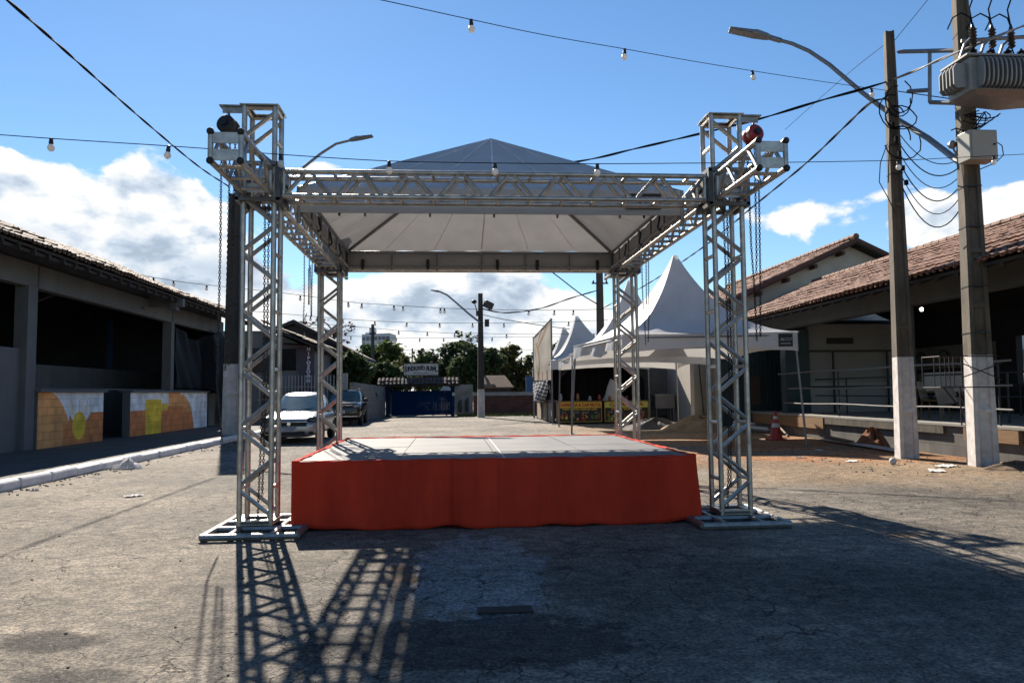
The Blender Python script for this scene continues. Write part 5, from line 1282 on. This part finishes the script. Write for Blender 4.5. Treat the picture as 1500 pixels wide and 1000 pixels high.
tree('broadleaf_tree', 'olive green tree between the street pole and the tall cream banner', 5.9, 66, 5.6, blobset(3.6, 7.6, 65, 67.5, 2, 5.0, .9, 1.3, 10), 6000, LEAFO, .33)
tree('broadleaf_tree', 'dark tree close behind the tall cream banner and peaked tents', 8.3, 58, 6.2, blobset(6.9, 9.6, 57, 59, 2.5, 5.9, .8, 1.2, 10), 5500, LEAFD, .3)
tree('broadleaf_tree', 'light green shrub tree just above the left end of the gate roof', -3.0, 56, 2.9, blobset(-4.0, -1.9, 55.5, 56.5, 1.6, 2.7, .45, .7, 7), 3000, LEAFO, .22, .1)
tw_ = thing('sparse_tree', 'thin sparse tree with few leaves rising left of the solitary street pole', 'tree', (1.4, 60, 0))
m = MB(); tips = []
m.path([(1.4, 60, 0), (1.3, 60, 3), (1.15, 60, 5)], [.1, .07, .04], 6)
for k in range(9):
    a = rnd(0, 6.28); l = rnd(.5, 1.2); b = V((1.2+rnd(-.05, .1), 60, rnd(3.9, 5.0))); e = b + V((l*math.cos(a), l*.5*math.sin(a), rnd(.5, 1.4))); m.path([b, b.lerp(e, .5)+V((0, 0, .1)), e], [.03, .02, .01], 5); tips.append(e)
m.build('trunk', BARK, tw_)
m = MB(); leaves(m, [(e.x, e.y, e.z, .3) for e in tips], 420, .22); m.build('crown', LEAFD, tw_)
rt_ = thing('flame_tree', 'bare-branched tree with reddish leaves behind the grey sign-pillar building', 'tree', (-8.5, 55, 0), None)
m = MB(); tips = []; m.path([(-8.4, 55, 0), (-8.4, 55, 4), (-8.3, 55, 5.6)], [.2, .15, .08], 6)
for k in range(26):
    a = rnd(0, 6.28); l = rnd(.8, 2.3); b = V((-8.35, 55, rnd(4.6, 5.9))); e = b + V((l*math.cos(a), l*.6*math.sin(a), rnd(.1, 1.0))); m.path([b, b.lerp(e, .5)+V((0, 0, .16)), e], [.04, .025, .01], 5); tips.append(e)
m.build('trunk', BARK, rt_)
m = MB(); leaves(m, [(e.x, e.y, e.z, .42) for e in tips], 520, .2, .5); m.build('crown', LEAFR, rt_)
wood = MB(); leaves(wood, [(rnd(-75, 55), rnd(120, 150), rnd(1, 4.5), rnd(3, 5)) for _ in range(60)], 15000, 1.3, .8)
leaves(wood, [(rnd(-70, -35), rnd(190, 240), rnd(4, 11), rnd(4, 6)) for _ in range(26)], 5000, 1.6, .8)
tag(wood.build('far_wood', LEAFD), 'band of dark woodland on the horizon behind everything', 'wood', kind='stuff')
hm = MB(); hm.grid(60, 3, lambda u, v: V((-260+520*u, 300+v*160, (7+5*math.sin(u*9)+3*math.sin(u*23))*(.02 if v == 0 else 1)))); struct(hm, 'hills', mat('hill_green', (.05, .07, .035), .9, 0, .4, .2), smooth=True)
for k, (px, top_, Y, w) in enumerate(((604, 510, 80, .1), (546, 475, 62, .16), (878, 396, 45.5, .28))):
    p = P(px, top_, Y); t = thing('utility_pole', ('short thin pole among the trees left of the sign board', 'dark pole standing before the far apartment block', 'tall dark pole rising between the peaked tents')[k], 'pole', (p.x, Y, 0), 'far utility poles')
    MB().tube((p.x, Y, 0), (p.x, Y, p.z), w, 8, w*.75).build('shaft', CONCD, t)
    if k: 
        m = MB(); m.box((p.x, Y-.1, p.z-.8), (1.0 if k == 2 else .5, .08, .08)); 
        for dx in (-.4, 0, .4): m.lathe((p.x+dx*(1 if k == 2 else .5), Y-.1, p.z-.76), [(.05, 0), (.06, .06), (.03, .14)], 8)
        m.build('crossarm', DARKM, t)
mp_ = hpole('utility_pole', 'solitary pole with white foot, floodlight and lamp arm beyond the stage', 1.66, 44.6, 7.2, .42, .26, .36, .24, 1.62, CONCD, group='far utility poles')
m = MB(); m.box((2.12, 44.4, 6.5), (.55, .28, .4), R(20), Matrix.Rotation(R(24), 3, 'Y') @ Matrix.Rotation(R(20), 3, 'Z')); m.build('floodlight', DARKM, mp_, bevel=.03)
m = MB(); m.box((2.02, 44.4, 5.45), (.26, .22, .42)); m.box((1.45, 44.3, 6.0), (.12, .12, .3)); m.path([(1.6, 44.5, 5.7), (1.45, 44.3, 6.1), (1.3, 44.2, 6.6)], .03, 5); m.ball((1.28, 44.15, 6.66), (.16, .14, .12), 10, 6); m.build('fittings', DARKM, mp_)
fl = thing('street_lamp', 'street lamp on the curved arm of the solitary pole beyond the stage', 'street lamp', (1.5, 44.5, 5), 'street lamps')
q = [P(704, 473, 44.5), P(685, 458, 44.4), P(668, 443, 44.3), P(655, 432, 44.2), P(644, 427, 44.2)]
MB().path(q, [.06, .055, .05, .05, .05], 8).build('arm', STEEL, fl, smooth=True)
lamphead(P(645, 427.5, 44.2), P(631, 425, 44.2), .3, fl)
# ------------------------------------------------------------------ overhead cables
def cable(label, pts, r, mt=WIRE, group='overhead cables', twist=False):
    pts = [V(p) for p in pts]
    if len(pts) == 2: pts = sag(pts[0], pts[1], .0, 8)
    fine = []
    for i in range(len(pts)-1):                                   # Catmull-Rom through the support points
        p0, p1, p2, p3 = pts[max(i-1, 0)], pts[i], pts[i+1], pts[min(i+2, len(pts)-1)]
        for k in range(10):
            t = k/10; fine.append(.5*((2*p1)+(p2-p0)*t+(2*p0-5*p1+4*p2-p3)*t*t+(3*p1-p0-3*p2+p3)*t**3))
    fine.append(pts[-1])
    m = MB()
    if not twist: m.path(fine, r, 6)
    else:
        L = sum((fine[i+1]-fine[i]).length for i in range(len(fine)-1)); n = int(L/.12); out = [[], []]; cum = [0]
        for i in range(len(fine)-1): cum.append(cum[-1]+(fine[i+1]-fine[i]).length)
        j = 0
        for k in range(n+1):
            s = min(L*k/n, cum[-1]-1e-4)
            while cum[j+1] < s: j += 1
            p = fine[j].lerp(fine[j+1], (s-cum[j])/max(1e-6, cum[j+1]-cum[j])); t = (fine[j+1]-fine[j]).normalized(); u = t.cross(V((0, 0, 1))).normalized(); w = u.cross(t); a = s*2.6
            for e in (0, 1): out[e].append(p+(u*math.cos(a+math.pi*e)+w*math.sin(a+math.pi*e))*r*.62)
        for e in (0, 1): m.path(out[e], r*.72, 5)
    o = m.build('overhead_cable', mt, smooth=True); return tag(o, label, 'cable', group)
L_TOP = V((-6.9, 25.2, 7.6)); A_PT = V((9.0, 14.9, 7.35))
cable('thick twisted cable crossing the upper left sky down to the truss', [P(-60, -52, 9.0), P(10, 0, 10.0), P(115, 92, 13.5), P(212, 178, 17.5), P(290, 243, 21.5), P(335, 273, 25.1)], .019, twist=True)
cable('thick cable bundle running from the right poles behind the canopy peak', [P(1305, 118, 15.0), P(1262, 131, 15.4), P(1200, 148, 16.0), P(1110, 175, 17.0), P(1025, 196, 18.0), P(930, 218, 19.2), P(850, 236, 20.2), P(700, 258, 22), P(520, 276, 24), P(350, 290, 25.1)], .024, twist=True)
cable('thick cable from the transformer side to the pole with the cable knots', [P(1310, 116, 14.9), P(1345, 102, 14.2), P(1390, 82, 13.0), P(1440, 62, 12.2), P(1500, 38, 11.4), P(1560, 16, 10.8)], .021, WIREG, twist=True)
cable('twisted cable descending from the left of the right poles behind the tower', [P(1300, 145, 15.1), P(1275, 151, 15.4), P(1235, 188, 17.5), P(1180, 240, 20), P(1110, 297, 23.5), P(1030, 362, 30), P(950, 415, 39), P(882, 452, 45.3)], .023, twist=True)
cable('thin cable high in the right sky slanting to the upper edge', [P(1310, 60, 15.0), P(1355, 5, 13.5), P(1400, -50, 12)], .006)
cable('thin hair-fine line rising across the right sky to the pole top', [P(1150, 190, 22), P(1240, 110, 18), P(1306, 58, 15.1)], .006)
cable('thin cable under the transformer running out of the right edge', [P(1316, 134, 14.9), P(1400, 146, 13.6), P(1440, 152, 13.2), P(1520, 160, 12.6)], .011)
cable('dark cable sloping from under the canopy to the tall dark pole', [P(800, 392, 45.3), P(820, 407, 45.3), P(850, 430, 45.3), P(876, 446, 45.4)], .035)
cable('twisted cable between the solitary pole and the tall dark pole', [P(706, 452, 44.6), P(740, 458, 44.8), P(790, 452, 45), P(835, 437, 45.2), P(876, 425, 45.4)], .032, twist=True)
cable('low cable from the solitary pole toward the tall banner', [P(708, 461, 44.5), P(740, 468, 44.0), P(790, 476, 43), P(835, 482, 41.9)], .022)
# ------------------------------------------------------------------ strings of bulbs
random.seed(3)
SOCK = MB().lathe((0, 0, 0), [(.022, -.075), (.030, -.07), (.030, -.035), (.024, -.02), (.028, .012), (.012, .02)], 10)
GLOB = MB().lathe((0, 0, 0), [(.012, -.172), (.034, -.160), (.048, -.130), (.048, -.112), (.036, -.085), (.022, -.072)], 12)
sock0 = SOCK.build('socket', BLACK); glob0 = GLOB.build('bulb', BULB, smooth=True)
sock_me, glob_me = sock0.data, glob0.data; bpy.data.objects.remove(sock0); bpy.data.objects.remove(glob0)
def string(label, pts, bulbs, r=.006, scale=1.0, group='strings of bulbs'):
    pts = [V(p) for p in pts]
    t = thing('string_light', label, 'string light', pts[0], group)
    fine = []
    for i in range(len(pts)-1):
        p0, p1, p2, p3 = pts[max(i-1, 0)], pts[i], pts[i+1], pts[min(i+2, len(pts)-1)]
        for k in range(8):
            u = k/8; fine.append(.5*((2*p1)+(p2-p0)*u+(2*p0-5*p1+4*p2-p3)*u*u+(3*p1-p0-3*p2+p3)*u**3))
    fine.append(pts[-1])
    MB().path(fine, r, 5).build('cable', WIRE, t, smooth=True)
    for b in bulbs:
        best = None                                             # hang on the cable at the point nearest in plan
        b = V(b)
        for i in range(len(fine)-1):
            a, c = fine[i], fine[i+1]; f = max(0, min(1, (b-a).dot(c-a)/(c-a).length_squared)); q = a.lerp(c, f)
            if best is None or (q-b).length < (best-b).length: best = q
        so_ = bpy.data.objects.new('socket', sock_me); COL.objects.link(so_); so_.parent = t; so_.location = best - V((0, 0, .012*scale)) - t.location; so_.scale = (scale,)*3; so_.rotation_euler = (rnd(-.12, .12), rnd(-.12, .12), rnd(0, 6))
        gl_ = bpy.data.objects.new('bulb', glob_me); COL.objects.link(gl_); gl_.parent = so_
    return t
def row(lst, Y): return [P(x, y, Y) for x, y in lst]
def slope(lst, Y0, Y1): n = len(lst)-1; return [P(x, y, Y0+(Y1-Y0)*i/n) for i, (x, y) in enumerate(lst)]
def lerpY(x, lst, Y0, Y1): return Y0
s1 = [(480, -14), (552, -1), (690, 29), (800, 52), (915, 72), (1010, 89), (1102, 104), (1200, 119), (1300, 133)]
S1 = [P(x, y, 8.6+(x-480)/820*6.4) for x, y in s1]
string('string of three round bulbs crossing the upper sky to the right poles', S1, [P(x, y, 8.6+(x-480)/820*6.4) for x, y in ((690, 29), (915, 72), (1102, 104), (1276, 129))])
s2 = [(-60, 193), (75, 203), (247, 214), (330, 220), (420, 227), (570, 236), (725, 239), (875, 240), (1030, 239), (1150, 238), (1315, 235), (1400, 231), (1500, 226), (1560, 223)]
S2 = [P(x, y, 7.98 if x < 1100 else 7.98+(x-1100)*.008) for x, y in s2]
string('string of bulbs stretched in front of the truss from edge to edge', S2, [P(x, y, 7.98 if x < 1100 else 7.98+(x-1100)*.008) for x, y in ((75, 203), (247, 214), (411, 226), (570, 236), (725, 239), (875, 240), (1315, 235), (1455, 228))], .005, .74)
rows = [('nearest far string of bulbs, just under the canopy edge', [(180, 398), (260, 412), (330, 420), (430, 431), (510, 442), (577, 447), (645, 451), (704, 453), (775, 454), (840, 454), (900, 452)], (225, 254, 303, 440, 510, 530, 577, 590, 645, 651, 775, 812, 840), 30),
        ('far string of bulbs second from the top under the canopy', [(360, 455), (420, 460), (502, 467), (549, 470), (596, 472), (644, 473), (692, 473), (738, 473), (833, 471), (900, 468)], (455, 502, 549, 596, 644, 692, 738, 833), 35),
        ('far string of bulbs third from the top under the canopy', [(420, 470), (500, 477), (542, 480), (584, 484), (626, 486), (666, 488), (704, 488), (742, 489), (850, 489), (930, 487)], (542, 584, 626, 666, 742, 850, 870), 39),
        ('far string of bulbs fourth from the top, below the lamp arm', [(440, 488), (514, 492), (581, 495), (615, 495), (650, 495), (721, 494), (800, 493), (860, 492)], (446, 514, 581, 615, 650, 721, 795), 43),
        ('lowest far string of bulbs, against the tree tops', [(520, 508), (590, 512), (655, 513), (704, 513), (760, 513), (800, 512)], (590, 621, 655, 683, 730), 44)]
for lab, pts, bx, Y in rows:
    Q = row(pts, Y)
    xs = [p[0] for p in pts]; ys = [p[1] for p in pts]
    def yi(x):
        for i in range(len(xs)-1):
            if xs[i] <= x <= xs[i+1]: return ys[i]+(ys[i+1]-ys[i])*(x-xs[i])/(xs[i+1]-xs[i])
        return ys[-1]
    string(lab, Q, [P(x, yi(x), Y) for x in bx], .010, 1.2, 'far strings of bulbs')
for lab, x, y, Y in (('single round bulb hanging under the transformer', 1420, 146, 13.4), ('single bulb hanging from the side of the pale steel box', 1455, 228, 12.9)):
    p = P(x, y, Y); t = thing('hanging_bulb', lab, 'bulb', p, 'single hanging bulbs')
    a = bpy.data.objects.new('socket', sock_me); COL.objects.link(a); a.parent = t; b = bpy.data.objects.new('bulb', glob_me); COL.objects.link(b); b.parent = a
# ------------------------------------------------------------------ litter and small ground things
random.seed(9)
def crumple(name, label, cat, c, r, h, mt, n=18):
    ph = [rnd(0, 6.28) for _ in range(6)]
    def f(u, v):
        a = 6.283*u; k = v*(1+.3*math.sin(3*a+ph[0])+.22*math.sin(7*a+ph[1]))
        return V((c[0]+r*k*math.cos(a), c[1]+r*.7*k*math.sin(a), .006+h*(1-v)*(.6+.4*math.sin(5*a+ph[2]+v*9))+h*.35*abs(math.sin(9*a+ph[3]+v*7))*(v < .99)))
    return tag(MB().grid(n*2, 9, f, closed_u=True).build(name, mt, None), label, cat)
p = G(188, 686); crumple('plastic_bag', 'crumpled white plastic bag lying by the left kerb', 'bag', p, .21, .17, mat('thin_plastic', (1.3, 1.3, 1.3), .4, trans=.5))
p = G(1308, 680); tag(MB().ball((p.x, p.y, .06), .065, 12, 8).build('white_ball', PAPER, smooth=True), 'small white ball of rubbish before the left concrete pole', 'ball')
random.seed(14)
for k, (x, y, s, lab) in enumerate(((1385, 683, .24, 'flat white paper sheet on the soil left of the transformer pole'), (1372, 690, .22, 'white paper strip in front of the flat sheet by the pole'), (1248, 676, .16, 'pale paper scrap on the orange soil near the plank'), (1173, 671, .10, 'small pale scrap nearest the front right truss tower'), (1200, 660, .12, 'pale crumpled scrap in the tent shadow by the plank'), (298, 660, .10, 'pinkish paper scrap beside the kerb near the dark pole'), (262, 668, .09, 'small white scrap left of the pinkish one by the kerb'), (195, 727, .12, 'pale flattened strip on the asphalt left of the truss'), (50, 718, .07, 'tiny white scrap on the asphalt at the left edge'))):
    p = G(x, y); a = rnd(0, 6); m = MB()
    def f(u, v, p=p, s=s, a=a): 
        xx, yy = (u-.5)*s*2, (v-.5)*s*1.1; return V((p.x+xx*math.cos(a)-yy*math.sin(a), p.y+xx*math.sin(a)+yy*math.cos(a), .008+.02*math.sin(u*9+v*5+k)**2))
    m.grid(8, 6, f); tag(m.build('paper_scrap', PAPER if k != 5 else mat('pink_paper', (.6, .42, .42), .7)), lab, 'paper', 'paper scraps on the ground')
p = G(740, 895); dg_ = thing('floor_grate', 'small dark slotted iron grate set in the asphalt before the stage', 'grate', (p.x, p.y, 0))
m = MB()
for i in range(5): m.bb((p.x-.17, p.y-.055+i*.027, .004), (p.x+.17, p.y-.055+i*.027+.016, .016))
m.bb((p.x-.18, p.y-.06, .004), (p.x-.165, p.y+.07, .017)); m.bb((p.x+.165, p.y-.06, .004), (p.x+.18, p.y+.07, .017)); m.build('bars', mat('grate_iron', (.03, .03, .032), .7, .3), dg_)
ped = MB(); random.seed(33)
for i in range(260):
    a = rnd(0, 1); Y = 2.6+13*a**1.6; x = rnd(-.75, .8)*Y*1.0; r = rnd(.003, .008)*(1+.04*Y)
    if -1.9 < x < 2.7 and 8 < Y < 12.6: continue
    ped.ball((x, Y, r*.4), (r*rnd(.7, 1.4), r, r*.7), 5, 4)
for i in range(110): ped.ball((rnd(6.5, 10.2), rnd(12, 19), .006), (rnd(.006, .028), rnd(.006, .024), rnd(.005, .016)), 6, 4)
for i in range(120): ped.ball((-6.6+abs(random.gauss(0, .25)), rnd(8, 24), .008), (rnd(.01, .035), rnd(.01, .03), .01), 5, 4)
tag(ped.build('loose_stones', mat('loose_stone', (.10, .09, .08), .9, 0, .5, 20)), 'small loose stones and grit scattered over the asphalt', 'stones', kind='stuff')
